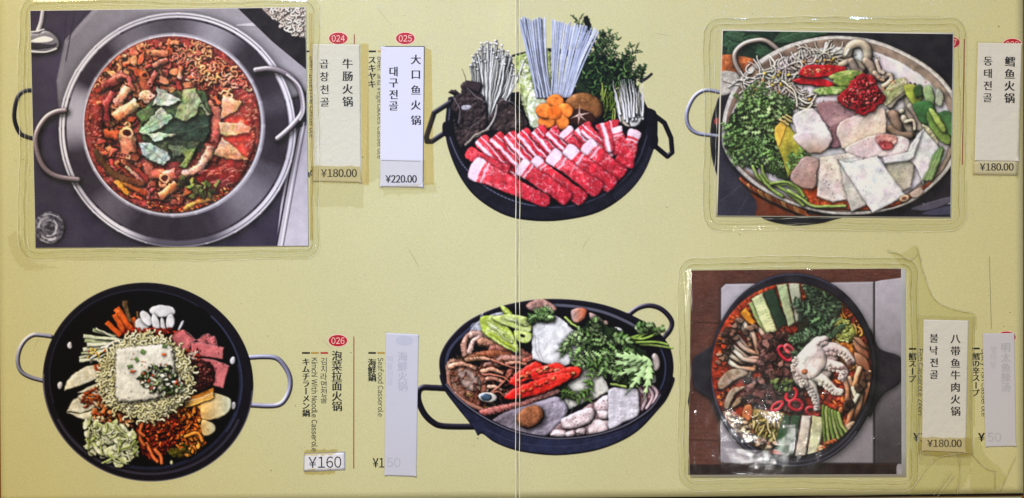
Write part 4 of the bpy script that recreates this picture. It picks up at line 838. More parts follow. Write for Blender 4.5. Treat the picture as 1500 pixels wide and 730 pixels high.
def art_E():
    c = Canvas(610, 432, 992, 672, 'b9b184', 0.)
    c.frame(600, 420, 2.8075)
    i = c.item('pot_handle'); c.tube(i, '150,418 90,415 55,415 38,432 38,470 60,520 95,556 140,573 262,575', 13, '17151f', spec=.35, lit=1.1, sh=None)
    i = c.item('pot_handle'); c.tube(i, '905,112 940,88 985,78 1030,90 1064,120 1078,150 1068,182 1042,212', 10.5, '221e2a', spec=.5, lit=1.1, sh=None)
    pot = c.item('black_pan', 'black two-handled pan seen from the side')
    rim = '122,330 130,270 170,205 240,140 340,92 440,64 560,50 700,56 820,80 930,125 1010,175 1065,240 1084,310 1080,380 1060,440 1010,500 940,550 860,590 740,620 600,628 480,612 380,582 280,530 190,462 140,400'
    c.piece(pot, '126,360 200,440 300,500 600,560 900,500 1080,370 1064,450 1010,520 940,592 860,640 760,675 640,692 540,690 430,670 350,640 300,605 280,612 262,580 190,490 140,420', '1c1c2c', col2='262a40', g=90, bw=4, lit=.8, sh=None, ns=.25, edge=.1)
    c.piece(pot, rim, '15131c', bw=3, lit=1.3, sh=None, edge=0, spec=.1)
    inn = '140,335 150,275 186,218 252,158 346,110 444,82 560,68 696,74 812,98 914,140 990,190 1040,250 1058,310 1052,380 1026,440 984,494 920,540 850,576 738,606 600,616 484,600 388,570 292,520 204,456 156,396'
    c.piece(pot, inn, '0c0b11', bw=7, lit=.5, sh=None, edge=0)
    c.lines(pot, [spline(pts_of('520,80 600,76 696,84 800,106 900,148 960,186'), False)], 6, '8c8c9c', .55); c.lines(pot, [spline(pts_of('1030,250 1050,310 1046,380 1020,440'), False)], 4, '3c4460', .8)
    c.lines(pot, [spline(pts_of('180,400 152,340 160,270 200,215 262,160'), False)], 6, '555a78', .6)
    c.lines(pot, [spline(pts_of('150,400 204,462 292,528 388,578 484,608 600,624 738,614 850,584 924,548 990,500 1030,444'), False)], 2.5, '9a9aac', .6)
    c.lines(pot, [spline(pts_of('300,580 420,632 560,655 700,650 860,610'), False)], 1.5, '3c3e56', .8)
    c.clip = np.maximum(c.mask(inn), c.mask('0,0 1123,0 1123,400 0,400', 0) )
    i = c.item('glass_noodle_tangle'); c.piece(i, '244,190 290,136 372,104 420,110 400,170 330,210 270,200', 'b4b4b8', bw=3, bump=1.6, ns=.2, sh=None); c.lines(i, [walk(x, y, rs.rand() * 6, 9, 6, .8) for x, y in c.rnd('250,190 300,130 400,110 330,200', 16)], 1.6, 'e8e8ec', .7)
    # prawns
    for p, r, a in (('232,280 226,240 240,205 262,200', 15, 'a07868'), ('262,200 290,200 330,215', 20, '9c7c70'), ('250,270 262,230 290,212', 14, 'b49488'), ('300,230 345,240 380,262', 22, '8c6450'), ('345,262 420,262 500,300', 24, '7c4c40'), ('250,300 330,280 420,290', 22, '70402c'), ('320,330 400,300 500,312', 22, '8c6458'), ('400,380 440,330 520,290', 18, '7c3c30')):
        i = c.item('raw_prawn'); c.tube(i, p, r, a, lit=.8, sh=(1, 1.6, .75, 2.5), ns=.3, spec=.15, line=.3, rough=.5)
        q = spline(c.T(p), False, 5)
        for j in range(2, len(q) - 2, 2):
            d = q[j + 1] - q[j]; d = d / max(np.hypot(*d), .1); m = np.array([-d[1], d[0]]) * r * c.k * .9
            c.tube(i, [q[j] - m, q[j] + m], .9, pick('5c2c24', 'c8a094'), raw=True, smooth=0, sh=None, lit=0, op=.6, alpha=False)
    i = c.item('crab_shell'); c.piece(i, '150,318 190,296 240,310 300,340 322,400 322,440 290,500 262,490 200,450 160,390', 'a07c68', col2='80483a', g=20, bw=6, lit=.8, bump=1.4, rough=2, ns=.25, sh=(1, 2, .75, 3), spec=.08, line=.3)
    c.piece(i, '200,340 250,345 290,380 290,430 250,430 210,400', 'a48c80', bw=6, bump=1., ns=.2, sh=None)
    for x, y in c.rnd('150,310 300,300 500,300 430,420 340,500 280,500 180,420', 120):
        c.tube(i, walk(x, y, -.3 + rs.randn() * .9, 8, 4, .7), 1.6 + 2 * rs.rand(), pick('8c4c38', '6c2c20', 'b87c60', 'a85c3c', 'c8a088', '4c1c18', 'b8985c'), lit=.8, sh=(.4, .7, .6, 1.1), spec=.1, r1=.8)
    for p, r in (('170,330 200,318 240,322 270,336', 13), ('300,350 340,342 380,356', 12), ('320,380 352,378 384,392', 12), ('330,412 356,414 376,424', 10), ('236,300 280,296 330,300', 11), ('400,318 440,312 480,318', 10)): c.tube(i, p, r, pick('b4846c', 'a4705c', 'c49880'), r1=r * .6, lit=.8, spec=.25, sh=(.8, 1.2, .7, 1.8), ns=.3, rough=.4)
    for k in range(16): c.tube(i, [(205 + 6 * k, 300 + rs.rand() * 8), (190 + 6 * k, 285 - rs.rand() * 20)], 1.4, '7c5c3c', r1=.5, sh=None)
    for p in ('330,440 380,400 420,350', '300,360 380,370 440,420', '340,300 420,330 500,340', '300,470 360,430 400,460'): c.tube(i, p, 5, 'b06c58', r1=2, spec=.2, sh=(.6, 1, .7, 1.5))
    for p in ('160,360 170,420 220,470 270,500', '190,440 240,480 300,505'): c.tube(i, p, 9, '9c6c5c', rough=.6, spec=.2)
    c.piece(i, c.ell(322, 455, 40, 22, 8, 12), 'c8c0b4', bw=4, lit=1, spec=.3, sh=(1, 1.5, .7, 2)); c.piece(i, c.ell(314, 452, 24, 15, 8, 10), '3c5064', bw=4, sh=None, spec=.4)
    i = c.item('raw_prawn'); c.tube(i, '300,520 400,496 500,472 610,430', 17, '8c4c48', r1=12, lit=.8, sh=(1, 2, .7, 3), ns=.35, spec=.15, rough=.5, col2='a8746c')
    for k in range(16): c.lines(i, [[(310 + 18 * k, 500 - 5 * k), (330 + 17 * k, 526 - 5.2 * k)]], 1.3, pick('c8a09c', '5c2428'), .6)
    # tofu
    i = c.item('tofu_block'); poly_face(c, i, '508,132 600,118 648,150 690,200 732,262 690,300 640,330 560,318 504,298 503,200', 'dddcd8', 'cccac4', spk=('9c988c',), n=10, lit=.4, bump=.3); c.lines(i, [[(516, 200), (520, 260), (535, 296)], [(528, 210), (535, 262), (548, 300)]], 1.5, '94908a', .7)
    i = c.item('tofu_block'); poly_face(c, i, '634,468 650,400 700,340 764,304 822,432 760,462 654,504', 'd6d4c8', 'c6c4b6', spk=('8c8878', '9c9888'), n=30, lit=.4, bump=.4); c.lines(i, [[(764, 306), (822, 432)]], 2, 'dcdacc', .7)
    # scallop
    i = c.item('scallop_shell'); c.piece(i, '330,560 380,520 430,500 520,476 600,450 640,476 652,510 630,556 570,612 520,622 440,606 370,584', 'a49ca8', col2='665c62', g=180, bw=6, lit=.7, bump=.8, ns=.15, sh=(1, 2, .6, 3))
    for r in (40, 58, 76, 92): c.lines(i, [c.ell(560, 500, r * 1.2, r, -20, 20, 20, 150)], 1.6, pick('a8a0ac', '6c646c'), .5)
    i = c.item('scallop_meat'); c.piece(i, c.ell(498, 535, 60, 45, -22, 20), '9c6444', col2='7c4c34', bw=9, lit=.7, ns=.2, nc=2, sh=(2, 2, .75, 3))
    # squid and octopus
    i = c.item('squid_piece'); c.piece(i, '580,615 620,560 680,520 760,470 830,440 960,420 1020,430 1000,490 940,530 830,586 720,612', 'b89c9c', col2='8c6c70', bw=4, bump=1, ns=.2, sh=None)
    for p in ('580,612 600,588 640,590 650,612 620,622', '640,600 676,588 684,612 650,622', '684,600 700,575 724,586 720,610', '738,552 780,545 822,548 816,598 740,608', '760,480 800,448 826,452 828,508 790,522 764,512', '770,510 820,512 816,545 780,545', '622,550 650,530 740,496 762,520 748,560 700,580 640,588'):
        i = c.item('squid_piece'); c.piece(i, p, 'd8c0be', col2='e6d8d6', bw=8, lit=.6, ns=.05, bump=.5, spec=.14, sh=(.6, 1, .45, 2.2), line=0)
    speck(c, i, '640,540 740,505 750,540 660,580', 90, 1.5, ('5c4048', '8c6c70'), lit=0); speck(c, i, '770,475 820,455 820,505 775,510', 50, 1.5, ('6c4c54',), lit=0)
    i = c.item('purple_octopus_arm'); c.piece(i, '936,416 980,396 1024,424 1030,450 1004,490 960,512 944,520 950,470', '6c4048', col2='a88890', bump=1.2, bw=4, ns=.2)
    for p in ('946,420 970,460 955,505', '975,405 1000,450 975,500', '1000,410 1018,440 1000,484'): c.tube(i, p, 7, pick('b8a0a4', '8c5c64'), sh=(.8, 1, .7, 1.8), spec=.1)
    i = c.item('scored_squid'); c.piece(i, '820,422 880,416 934,422 946,470 940,530 880,560 820,586 816,500', 'd4d0d4', col2='c2bcc0', bw=4, lit=.6, ns=.12, bump=.5, sh=(1, 2, .65, 2.4), line=.3)
    for k in range(8):
        c.lines(i, [[(822, 440 + 20 * k), (940, 425 + 18 * k)]], 1.1, '94909a', .45)
        c.lines(i, [[(828 + 16 * k, 424), (818 + 17 * k, 580 - 6 * k)]], 1.1, '94909a', .4)
    # clams, garlic
    for x, y, a, b, r, col in ((858, 182, 28, 14, 20, 'd0cec8'), (804, 152, 16, 14, 0, 'b89c8c'), (1012, 312, 20, 38, -8, 'b8aca4'), (890, 322, 26, 14, 20, 'c8bfae'), (998, 378, 16, 24, -15, 'a8aca0'), (960, 270, 14, 10, 0, '6c6460')): i = c.item('clam'); c.piece(i, c.ell(x, y, a, b, r, 14), col, bw=5, lit=.8, sh=(1, 1.6, .7, 2), ns=.12, spec=.1)
    i = c.item('whelk_meat'); c.piece(i, '478,80 500,60 540,50 580,66 606,92 590,108 540,112 500,100', '9c7468', col2='b49084', bw=5, bump=1, ns=.3, sh=(1, 1.6, .6, 2))
    i = c.item('prawn_chunk'); c.piece(i, '664,100 700,86 728,96 722,130 690,150 668,136', 'b4a4a0', col2='b8502c', g=0, bw=4, bump=.9, ns=.2, spec=.1); i = c.item('prawn_chunk'); c.piece(i, '738,108 770,118 796,140 780,154 750,150', 'b89c94', bw=4, bump=.9)
    # light green chilli rings
    i = c.item('green_pepper_slices')
    for p, a in (('290,130 330,118 372,130 430,200 452,262 430,270 350,226 300,186', '9cb448'), ('368,74 400,86 436,120 470,140 440,170 400,130', '94ac3c'), ('340,130 420,112 500,130 506,160 490,190 420,170', 'a8bc64'), ('430,180 500,190 500,222 470,235 440,220', '98b040')):
        c.piece(i, p, a, col2='c4d08c', bw=3, lit=.6, bump=.5, ns=.14, sh=(1, 1.6, .6, 2), line=.3)
    for x, y, a, b, r in ((345, 165, 34, 12, 35), (395, 205, 44, 13, 42), (455, 150, 34, 10, 20), (420, 135, 30, 10, 20)):
        c.piece(i, c.ell(x, y, a, b, r, 12), 'b8c684', bw=2, sh=None, line=.4, lit=.7); c.piece(i, c.ell(x + 4, y + 2, a * .5, b * .5, r, 10), pick('8ca050', 'd0d8a8'), bw=1.5, sh=None, bump=1)
    c.piece(i, c.ell(466, 200, 12, 7, 20, 8), '1a1c0c', sh=None, bw=1); c.tube(i, '330,190 400,235 448,262', 5, 'a0b83c', sh=None)
    # greens
    c.clip = None
    gr = c.item('chrysanthemum_greens')
    c.piece(gr, '700,190 760,140 840,170 900,200 960,260 1000,330 980,390 900,410 830,380 800,320 740,280', '22301c', bw=4, rough=4, sh=(1, 2, .5, 3), ns=.4)
    for p in ('860,212 930,205 1005,168', '900,240 960,200 1010,182', '880,205 960,215 1040,180', '950,236 1010,242 1078,252', '930,230 1010,228 1060,238', '690,320 800,285 920,300', '640,128 690,170 720,190', '830,400 890,412'):
        i = c.item('greens_stem'); c.tube(i, p, 5.5, pick('8cac50', '9cb860', '7c9c48'), lit=.7, sh=(.8, 1.4, .6, 1.6))
    for x, y, a, L in ((760, 230, 2.9, 140), (780, 240, -2.6, 110), (800, 250, -2.0, 110), (760, 190, -1.5, 60), (700, 200, 2.6, 80), (830, 250, -1.2, 60), (880, 260, 2.2, 110), (860, 250, 2.6, 120), (820, 260, 1.9, 110), (940, 290, 2.6, 130), (930, 280, 1.6, 110), (960, 290, 1.9, 120), (900, 300, 2.2, 100), (800, 290, 3.0, 120), (760, 300, 2.8, 90), (960, 180, -.5, 50), (920, 180, -.3, 80), (1000, 190, -.4, 50), (560, 120, 3.0, 70), (600, 100, 2.9, 110), (520, 110, .3, 70), (900, 220, 1.5, 90), (840, 200, .4, 80)):
        for k in range(5):
            t = (k + .5) / 5; px, py = x + L * t * math.cos(a), y + L * t * math.sin(a)
            for sg in (1, -1): lobed(c, gr, px + rs.randn() * 3, py + rs.randn() * 3, a + sg * (.75 + .3 * rs.rand()), L * (.42 - .18 * t), 9 + 5 * rs.rand(), pick('5c8444', '789c5c', '8cac70', '486c38', 'a0bc84'), pick('c0d49c', '90ac70'), pick(3, 4))
        lobed(c, gr, x + L * .7 * math.cos(a), y + L * .7 * math.sin(a), a, L * .4, 12, pick('789c5c', '8cac70'), 'c0d49c')
    for x, y, a, L in ((765, 300, 1.9, 100), (745, 380, 1.7, 90), (735, 420, 2.4, 70), (640, 400, 1.6, 50), (620, 430, .3, 50)):
        c.tube(gr, [(x, y), (x + L * .7 * math.cos(a), y + L * .7 * math.sin(a))], 2.5, '7c9c4c')
        for k in range(4):
            t = (k + .5) / 4
            for sg in (1, -1): lobed(c, gr, x + L * t * math.cos(a), y + L * t * math.sin(a), a + sg * .8, 26, 8, pick('4c6c34', '38542c', '5c8040'), '8cac60', 3)
    for a in (2.5, 2.9, 2.0, 3.3, 1.5): lobed(c, gr, 985, 300, a, 150, 22, '94b47c', 'c8dca8', 5, .5)
    # red pepper slices
    for p in ('410,400 424,366 450,345 515,308 545,322 560,345 500,376 450,412', '500,345 560,322 612,314 640,338 600,372 520,400', '560,372 630,336 690,330 708,348 690,378 640,398 590,412', '394,462 400,438 470,400 560,372 650,352 660,384 560,438 500,452 440,466'):
        i = c.item('red_pepper_slice'); c.piece(i, p, 'c01c1c', col2='dc3a2c', g=20, bw=5, lit=.8, bump=.5, rough=1.2, spec=.25, sh=(1.4, 2, .75, 3), line=.4)
        q = pts_of(p); m = q.mean(0); n_ = 7
        for k in range(n_):
            t = (k + .5) / n_; a_, b_ = q[0], q[len(q) // 2]; X, Y = (a_ * (1 - t) + b_ * t) * .6 + m * .4 + rs.randn(2) * 4
            c.piece(i, jag(X, Y, 9 + 4 * rs.rand(), 6 + 3 * rs.rand(), 8, .25, -25), pick('d89c68', 'e4bc90', 'e8cca0', 'd07850'), col2='c04830', bw=2.5, lit=.8, sh=(.6, .8, .5, 1), line=.5)
    for k in range(5): c.lines(i, [spline(pts_of([(420 + 8 * k, 452 - 22 * k), (520 + 8 * k, 420 - 18 * k), (640, 380 - 12 * k)]), False)], 2.6, pick('c41c20', 'e04038', 'a01418'), .6)
    c.warp(c.mask('160,300 250,170 450,90 700,100 900,180 1020,300 990,440 850,560 600,605 400,570 220,450', 1, 5), 1.4, 16)
    c.halo('c9c39c', 1.)
    c.finish(.4, .03, lift=.0, gain=1.06)
    return c
def art_F():
    c = Canvas(1012, 395, 1326, 699, '4c2f2a', quad=[(1016, 398), (1324, 395), (1325, 697), (1012, 698)])
    c.frame(980, 370, 2.0275)
    h, w = c.h, c.w
    y = np.arange(h)[:, None]; n = fbm(h, w, 64); g = nz(h, 64, 2)[:, np.linspace(0, 63, w).astype(int)]
    c.C *= (1 + .3 * (n - .5) + .25 * (g - .5) + .2 * (nz(h, w, 4) - .5))[..., None]
    for yy in (210, 560): c.lines(0, [[(60, yy), (170, yy + 4)]], 1.6, '2a1816', .7)
    i = c.item('gas_stove'); c.piece(i, '176,97 400,94 617,90 617,632 172,632 160,620 162,110', 'a19daa', col2='7c7884', g=60, bw=3, sh=(0, 2, .5, 3), smooth=0, ns=.06)
    i = c.item('gas_stove_side_panel'); c.piece(i, '620,90 640,86 702,78 702,632 620,632', 'a09cac', col2='3c383e', g=90, bw=2, sh=None, smooth=0, ns=.06); c.lines(i, [[(618, 90), (618, 632)]], 1.6, '17151a')
    i = c.item('dark_table_strip'); c.piece(i, '50,634 702,634 702,670 50,670', '221819', bw=1, sh=None, smooth=0, ns=.2); c.piece(i, '686,636 702,636 702,670 686,670', '8c8894', bw=1, sh=None)
    pot = c.item('black_stone_pot', 'round black stone pot with two flat ears')
    for p in ('160,225 140,275 86,312 76,335 80,398 96,420 132,444 160,500 200,360', '600,230 632,288 686,308 698,328 696,388 652,420 626,450 600,490 570,360'):
        i = c.item('pot_ear'); c.piece(i, p, '201e28', bw=3, lit=.8, sh=(1, 2, .5, 3), ns=.12)
    c.piece(pot, c.ell(378, 354, 250, 290, 0, 60), '1b1a24', bw=4, lit=1.3, sh=(1, 3, .5, 4), smooth=0)
    for r, k, a0, a1 in ((6, '4a4a62', 40, 175), (12, '16151c', 0, 360), (18, '3c3c50', 20, 175), (4, '3a3a4e', -120, -60)): c.lines(pot, [c.ell(378, 354, 250 - r, 290 - r, 0, 40, a0, a1)], 2.2, k, .8)
    c.piece(pot, c.ell(374, 352, 240, 262, 0, 50), '141219', bw=5, lit=1.1, sh=None)
    br = c.item('red_broth'); c.piece(br, c.ell(372, 352, 238, 258, 0, 50), '94341c', col2='702214', bw=5, sh=None, ns=.4, bump=.7, spec=.05)
    c.clip = c.mask(c.ell(372, 352, 236, 257))
    for x, y in c.rnd(c.ell(372, 352, 232, 252), 700): c.piece(br, jag(x, y, 5 + 8 * rs.rand(), 4 + 4 * rs.rand(), 7, .4, rs.rand() * 180), pick('a83c22', 'bc5428', '74241a', 'cc6c38', '8c2e1c', 'b04430'), bw=1.5, lit=.8, sh=(.5, .8, .6, 1.2), spec=.1)
    # top zucchini
    i = c.item('pumpkin_slice'); poly_face(c, i, '218,184 236,168 268,212 258,222 240,214', 'c88c2c', 'a8641c')
    for p, a, b in (('242,156 256,150 302,246 292,254', '8ca468', 'a8b880'), ('252,142 286,122 330,236 298,252', 'b0b890', 'c4ca a4'.replace(' ', ''), ), ('288,122 320,110 360,214 330,234', '24382a', '1c2c22'), ('326,100 358,96 384,214 362,224', 'aab49a', '94a07c'), ('362,96 396,92 406,206 386,214', 'aeb4a8', '98a08c')):
        i = c.item('zucchini_slice'); poly_face(c, i, p, a, b, g=0, lit=.5, line=.4)
    for k in range(12): c.lines(i, [[(276 + k * 3.6, 140 + k * 8.5), (282 + k * 3.6, 138 + k * 8.5)]], 1.2, '7c8858', .8)
    # napa upper right
    i = c.item('napa_cabbage')
    for x, y in c.rnd('490,150 560,165 590,250 570,330 520,330 490,240', 90): c.tube(i, walk(x, y, rs.rand() * 6, 7, 5, .8), 3.4, pick('b8742c', 'a85424', 'c89448', '8c3c1c', 'c8a458'), lit=.8, sh=(.5, .9, .6, 1.2))
    c.piece(i, '500,210 540,205 562,240 540,272 505,262', 'a0a458', bw=3, bump=1.6, rough=2, ns=.3)
    for x, y in c.rnd('500,210 540,205 562,240 540,272 505,262', 26): c.piece(i, jag(x, y, 5, 4, 7, .3), pick('b8bc78', 'a8ac60', '7c8440', 'ccd098'), bw=1.5, lit=.8, sh=(.4, .7, .6, .9))
    i = c.item('napa_cabbage'); c.piece(i, '520,270 556,285 552,350 530,330 512,300', 'b8702c', col2='8c4c1c', bw=3, bump=1)
    # sliced mushrooms right
    for p in ('556,262 590,280 604,320 580,312 560,290', '560,300 596,320 606,360 580,350 562,330', '562,335 590,360 600,392 576,385', '556,255 580,262 598,290 576,280'): i = c.item('mushroom_slice'); c.piece(i, p, 'b48c78', col2='6c3424', g=60, bw=3, lit=.7, sh=(1, 1.5, .75, 2), line=.3)
    for p, r in (('520,470 512,500 522,560', 9), ('545,380 556,430 548,470', 9), ('600,400 590,450 566,480', 9), ('580,420 570,470 540,520', 10), ('560,440 545,500 530,530', 9), ('605,360 606,420 590,470', 7), ('530,380 540,420 535,470', 8), ('575,350 560,400 562,430', 9)):
        i = c.item('mushroom_stem'); c.tube(i, p, r, pick('b4785c', 'a05c3c', 'c8a08c'), col2='8c4428', lit=.8, sh=(1, 1.5, .75, 2), spec=.12)
    for p in ('556,408 565,438', '575,420 556,452'): c.tube(i, p, 7, 'd8ccc0', sh=(1, 1.4, .7, 2))
    for x, y in ((585, 395), (572, 408), (536, 462), (600, 372), (545, 452)): i = c.item('mushroom_cap'); c.piece(i, c.ell(x, y, 17, 12, rs.rand() * 90, 10), '4c3830', col2='2c1c18', bw=4, lit=1, spec=.1)
    i = c.item('crumbled_tofu'); c.piece(i, '532,520 556,505 572,520 560,540 530,548', 'b49c88', bump=1.6, bw=3)
    # left mushrooms
    for x0, y0, x1, y1, x2, y2 in ((212, 222, 240, 240, 250, 280), (200, 240, 225, 270, 258, 310), (186, 272, 220, 300, 262, 335), (178, 300, 205, 320, 240, 330), (218, 206, 235, 220, 246, 262), (262, 226, 285, 245, 292, 290), (236, 240, 262, 262, 270, 300), (205, 258, 235, 292, 275, 305), (250, 230, 262, 260, 275, 305), (240, 382, 250, 362, 262, 345), (228, 330, 250, 320, 280, 318), (176, 318, 210, 345, 260, 352), (190, 285, 230, 320, 275, 330)):
        i = c.item('beech_mushroom'); c.tube(i, [(x0, y0), (x1, y1), (x2, y2)], 7, pick('dcd6d0', 'cabfb8', 'e6e0da'), col2=pick('b89078', 'a87c60'), lit=.7, sh=(1, 1.6, .8, 2), line=.3); c.piece(i, c.ell(x0, y0, 13, 9, rs.rand() * 60, 9), pick('4c3c34', '3a2c28', '6c564a'), bw=3, lit=1, sh=(.6, 1, .6, 1.5), spec=.1)
    for x, y in c.rnd('150,260 200,210 220,220 190,290 170,340 145,340', 26): i = br; c.piece(i, jag(x, y, 9, 7, 8, .3), pick('6c4c40', '3c2820', '8c6c5c', 'a83c24'), bw=2, lit=.9, sh=(.5, 1, .6, 1.4))
    for p in ('152,402 160,376 190,352 226,352 244,366 200,388 168,412', '170,462 178,430 200,406 238,402 206,426 184,470', '192,470 206,440 236,420 222,450'): i = c.item('shiitake_slice'); c.piece(i, p, 'a8988c', col2='8c7460', bw=3, lit=.7, sh=(1, 1.6, .8, 2.2), line=.6, bump=.4)
    # beef
    i = c.item('marinated_beef')
    reg = '275,285 300,255 360,250 380,290 372,330 385,380 400,420 410,470 360,478 320,455 262,470 225,455 232,420 262,390 300,385 285,350'
    c.piece(i, reg, '2c1c1c', bw=3, rough=3, sh=(1, 2, .6, 3))
    for x, y in c.rnd(reg, 130):
        if rs.rand() < .5: i = c.item('marinated_beef')
        c.piece(i, jag(x, y, 12 + 14 * rs.rand(), 8 + 6 * rs.rand(), 12, .3, rs.rand() * 180), pick('5c3c3a', '6c4a48', '4a2e2e', '7c5a56', '3c2424'), bw=2.2, lit=.9, bump=1., sh=(.7, 1.2, .75, 1.8), spec=.08, ns=.25, line=.3)
    for x, y, a, b, r, col in ((354, 304, 26, 14, 50, 'a01c34'), (366, 292, 16, 9, 40, 'c04c5c'), (372, 428, 14, 20, 30, 'b81828'), (386, 458, 20, 15, 10, '8c1424'), (330, 462, 18, 9, -40, '9c1424'), (436, 478, 20, 12, 20, '8c2430')): i = c.item('red_chilli_ring'); tube_ring(c, i, x, y, a, b, r, 6, col, spec=.3, lit=.8, sh=(.8, 1.2, .7, 1.8))
    i = c.item('green_chilli_pile')
    for x, y in c.rnd('310,385 350,372 390,392 370,415 330,412', 20): c.piece(i, jag(x, y, 11, 6, 8, .35, rs.rand() * 180), pick('3c5430', '5c7440', '7c9058', '24361c'), bw=2, lit=.8, sh=(.5, 1, .7, 1.4))
    # greens sprig
    gr = c.item('chrysanthemum_sprig')
    c.piece(gr, '400,170 430,110 480,90 520,120 500,180 490,260 440,270 385,285 390,220', '1c2820', bw=4, rough=4, ns=.4, sh=(1, 2, .5, 3), op=.8)
    for x, y, a, L in ((492, 276, -1.75, 180), (486, 230, 2.9, 100), (480, 210, -2.6, 110), (470, 180, -2.2, 90), (490, 255, 2.7, 120), (485, 200, -1.2, 90), (470, 160, -1.2, 80), (450, 160, -1.9, 70), (490, 120, -1.6, 50), (470, 110, -2.0, 50), (500, 130, -1.1, 40), (430, 250, 2.8, 60)):
        frond(c, gr, x, y, a, L, pick('3c5440', '4c6850', '2c4030'), pick('7c9c7c', '688468'), 1.8, 1, .7, 8, 1.3, 1.)
        for k in range(6):
            t = (k + .5) / 6
            for sg in (1, -1): lobed(c, gr, x + L * t * math.cos(a) + rs.randn() * 2, y + L * t * math.sin(a) + rs.randn() * 2, a + sg * (.7 + .3 * rs.rand()), L * (.36 - .2 * t), 7 + 3 * rs.rand(), pick('3c5440', '4c6850', '5c7c5c', '2c4030', '688a68'), pick('84a484', '5c7c60'), 3)
    # octopus
    i = c.item('octopus', 'whole pale octopus with curled arms and suckers')
    OC = 'd0c8ca'
    c.piece(i, '380,330 396,300 430,266 456,252 480,272 500,300 500,335 484,385 446,412 408,412 382,390 372,355', OC, bw=9, lit=.7, bump=.7, ns=.1, sh=(1.5, 2.5, .8, 4), spec=.08)
    c.piece(i, '450,300 490,296 510,318 500,350 480,385 455,400 432,400 425,380', 'b8aaac', bw=8, lit=.5, bump=.6, ns=.12, sh=(1, 2, .6, 3))
    for p, r, r1 in (('424,385 436,415 446,442 450,470', 17, 7), ('446,368 478,392 500,412 520,416', 19, 8), ('458,335 500,340 530,354 524,380', 20, 9), ('450,296 490,288 530,302 550,326', 23, 11), ('432,300 450,272 470,262', 18, 12), ('404,318 388,334 386,356', 16, 12), ('400,350 404,376 412,396', 16, 12)):
        c.tube(i, p, r, OC, r1=r1, lit=.5, sh=(1, 1.8, .35, 2), spec=.12, ns=.12)
        q = spline(pts_of(p), False, 3)
        for j in range(2, len(q)):
            d = q[j] - q[j - 1]; d = d / max(np.hypot(*d), .1); m = np.array([-d[1], d[0]]); rr = r + (r1 - r) * j / len(q)
            for o_ in (.85, .2):
                X, Y = q[j] + m * rr * o_ + rs.randn(2) * 1.2; z_ = 4.5 + 1.8 * (o_ > .5); c.piece(i, c.ell(X, Y, z_, z_ * .9, 0, 8), 'e2dad8', bw=1.5, lit=.6, sh=(.4, .7, .5, .9)); c.piece(i, c.ell(X, Y, z_ * .45, z_ * .4, 0, 6), 'ae8c88', bw=.6, sh=None, smooth=0)
    c.piece(i, '396,322 430,282 462,286 478,318 466,356 432,382 402,376 388,350', 'dcd4d6', bw=10, lit=.5, bump=.5, ns=.08, sh=None, op=.75)
    for t in range(9):
        a = -1.2 + t * .42; c.lines(i, [[(410 + 14 * math.cos(a), 356 + 14 * math.sin(a)), (410 + 44 * math.cos(a + .1), 356 + 44 * math.sin(a + .1))]], 1.6, pick('b09c9c', 'ece6e6'), .45)
    c.piece(i, c.ell(410, 358, 9, 8, 0, 8), '9c6448', bw=3, sh=None); c.lines(i, [walk(x, y, rs.rand() * 6, 6, 3, .8) for x, y in c.rnd('400,300 470,290 460,370 400,380', 12)], 1.4, 'e4dcdc', .5)
    c.piece(i, '545,318 552,325 545,350 500,352 480,348 520,345', '4c3434', bw=3, sh=None, op=.6)
    # bottom vegetables
    i = c.item('napa_cabbage'); c.piece(i, '232,462 262,470 350,482 352,500 320,585 262,560 240,520', '8c7c48', bw=4, bump=1.8, rough=2, ns=.3)
    for x, y in c.rnd('250,480 345,485 320,570 265,545', 60): c.tube(i, walk(x, y, 1.9 + rs.randn() * .4, 8, 4, .5), 3, pick('c0b078', 'a89858', '7c6c34', 'd8cc9c', 'a8b064'), lit=.7, sh=(.5, .9, .6, 1.2))
    c.piece(i, '232,462 252,458 256,490 244,505 226,492', 'a86848', bw=3, bump=.8)
    for p, a, b in (('348,488 372,488 350,604 318,586', '24402c', '345438'), ('372,488 400,490 378,610 348,604', '2a4830', '1c3424'), ('404,488 432,488 414,612 382,610', 'c9c2c0', 'b8b0a8'), ('434,488 474,496 446,610 418,612', 'b4b890', 'd0ceb8')):
        i = c.item('leek_length'); poly_face(c, i, p, a, b, g=80, lit=.6, line=.4)
    for k in range(6): i = c.item('chive_stalk'); c.tube(i, [(466 + k * 9, 462 + k * 4), (468 + k * 11, 520), (472 + k * 13, 580 - k * 8)], 5.5, pick('6c8444', '5c7438', '8c9c5c'), lit=.7, sh=(.8, 1, .75, 1.6), line=.3)
    i = c.item('diced_carrot')
    for x, y in c.rnd('450,585 500,560 516,572 470,608 452,605', 34): c.piece(i, jag(x, y, 8, 6, 7, .3), pick('b86c44', 'c88458', '9c4c2c', 'd8a080'), bw=2, lit=.8, sh=(.5, 1, .7, 1.2))
    i = c.item('minced_garlic')
    for x, y in c.rnd('180,482 215,480 260,540 330,575 330,590 260,580 200,540', 60): c.piece(i, jag(x, y, 8, 6, 8, .35), pick('b89c84', 'c8b8a0', '8c5c44', 'a87c5c'), bw=2, lit=.8, sh=(.5, 1, .6, 1.4))
    c.clip = None
    M = c.mask(c.ell(372, 352, 228, 248), 1, 4)
    c.warp(M, 1.1, 16); c.tone(M, 64, .15, .12)
    c.finish(.4, .04, lift=.01, gain=1.16)
    return c
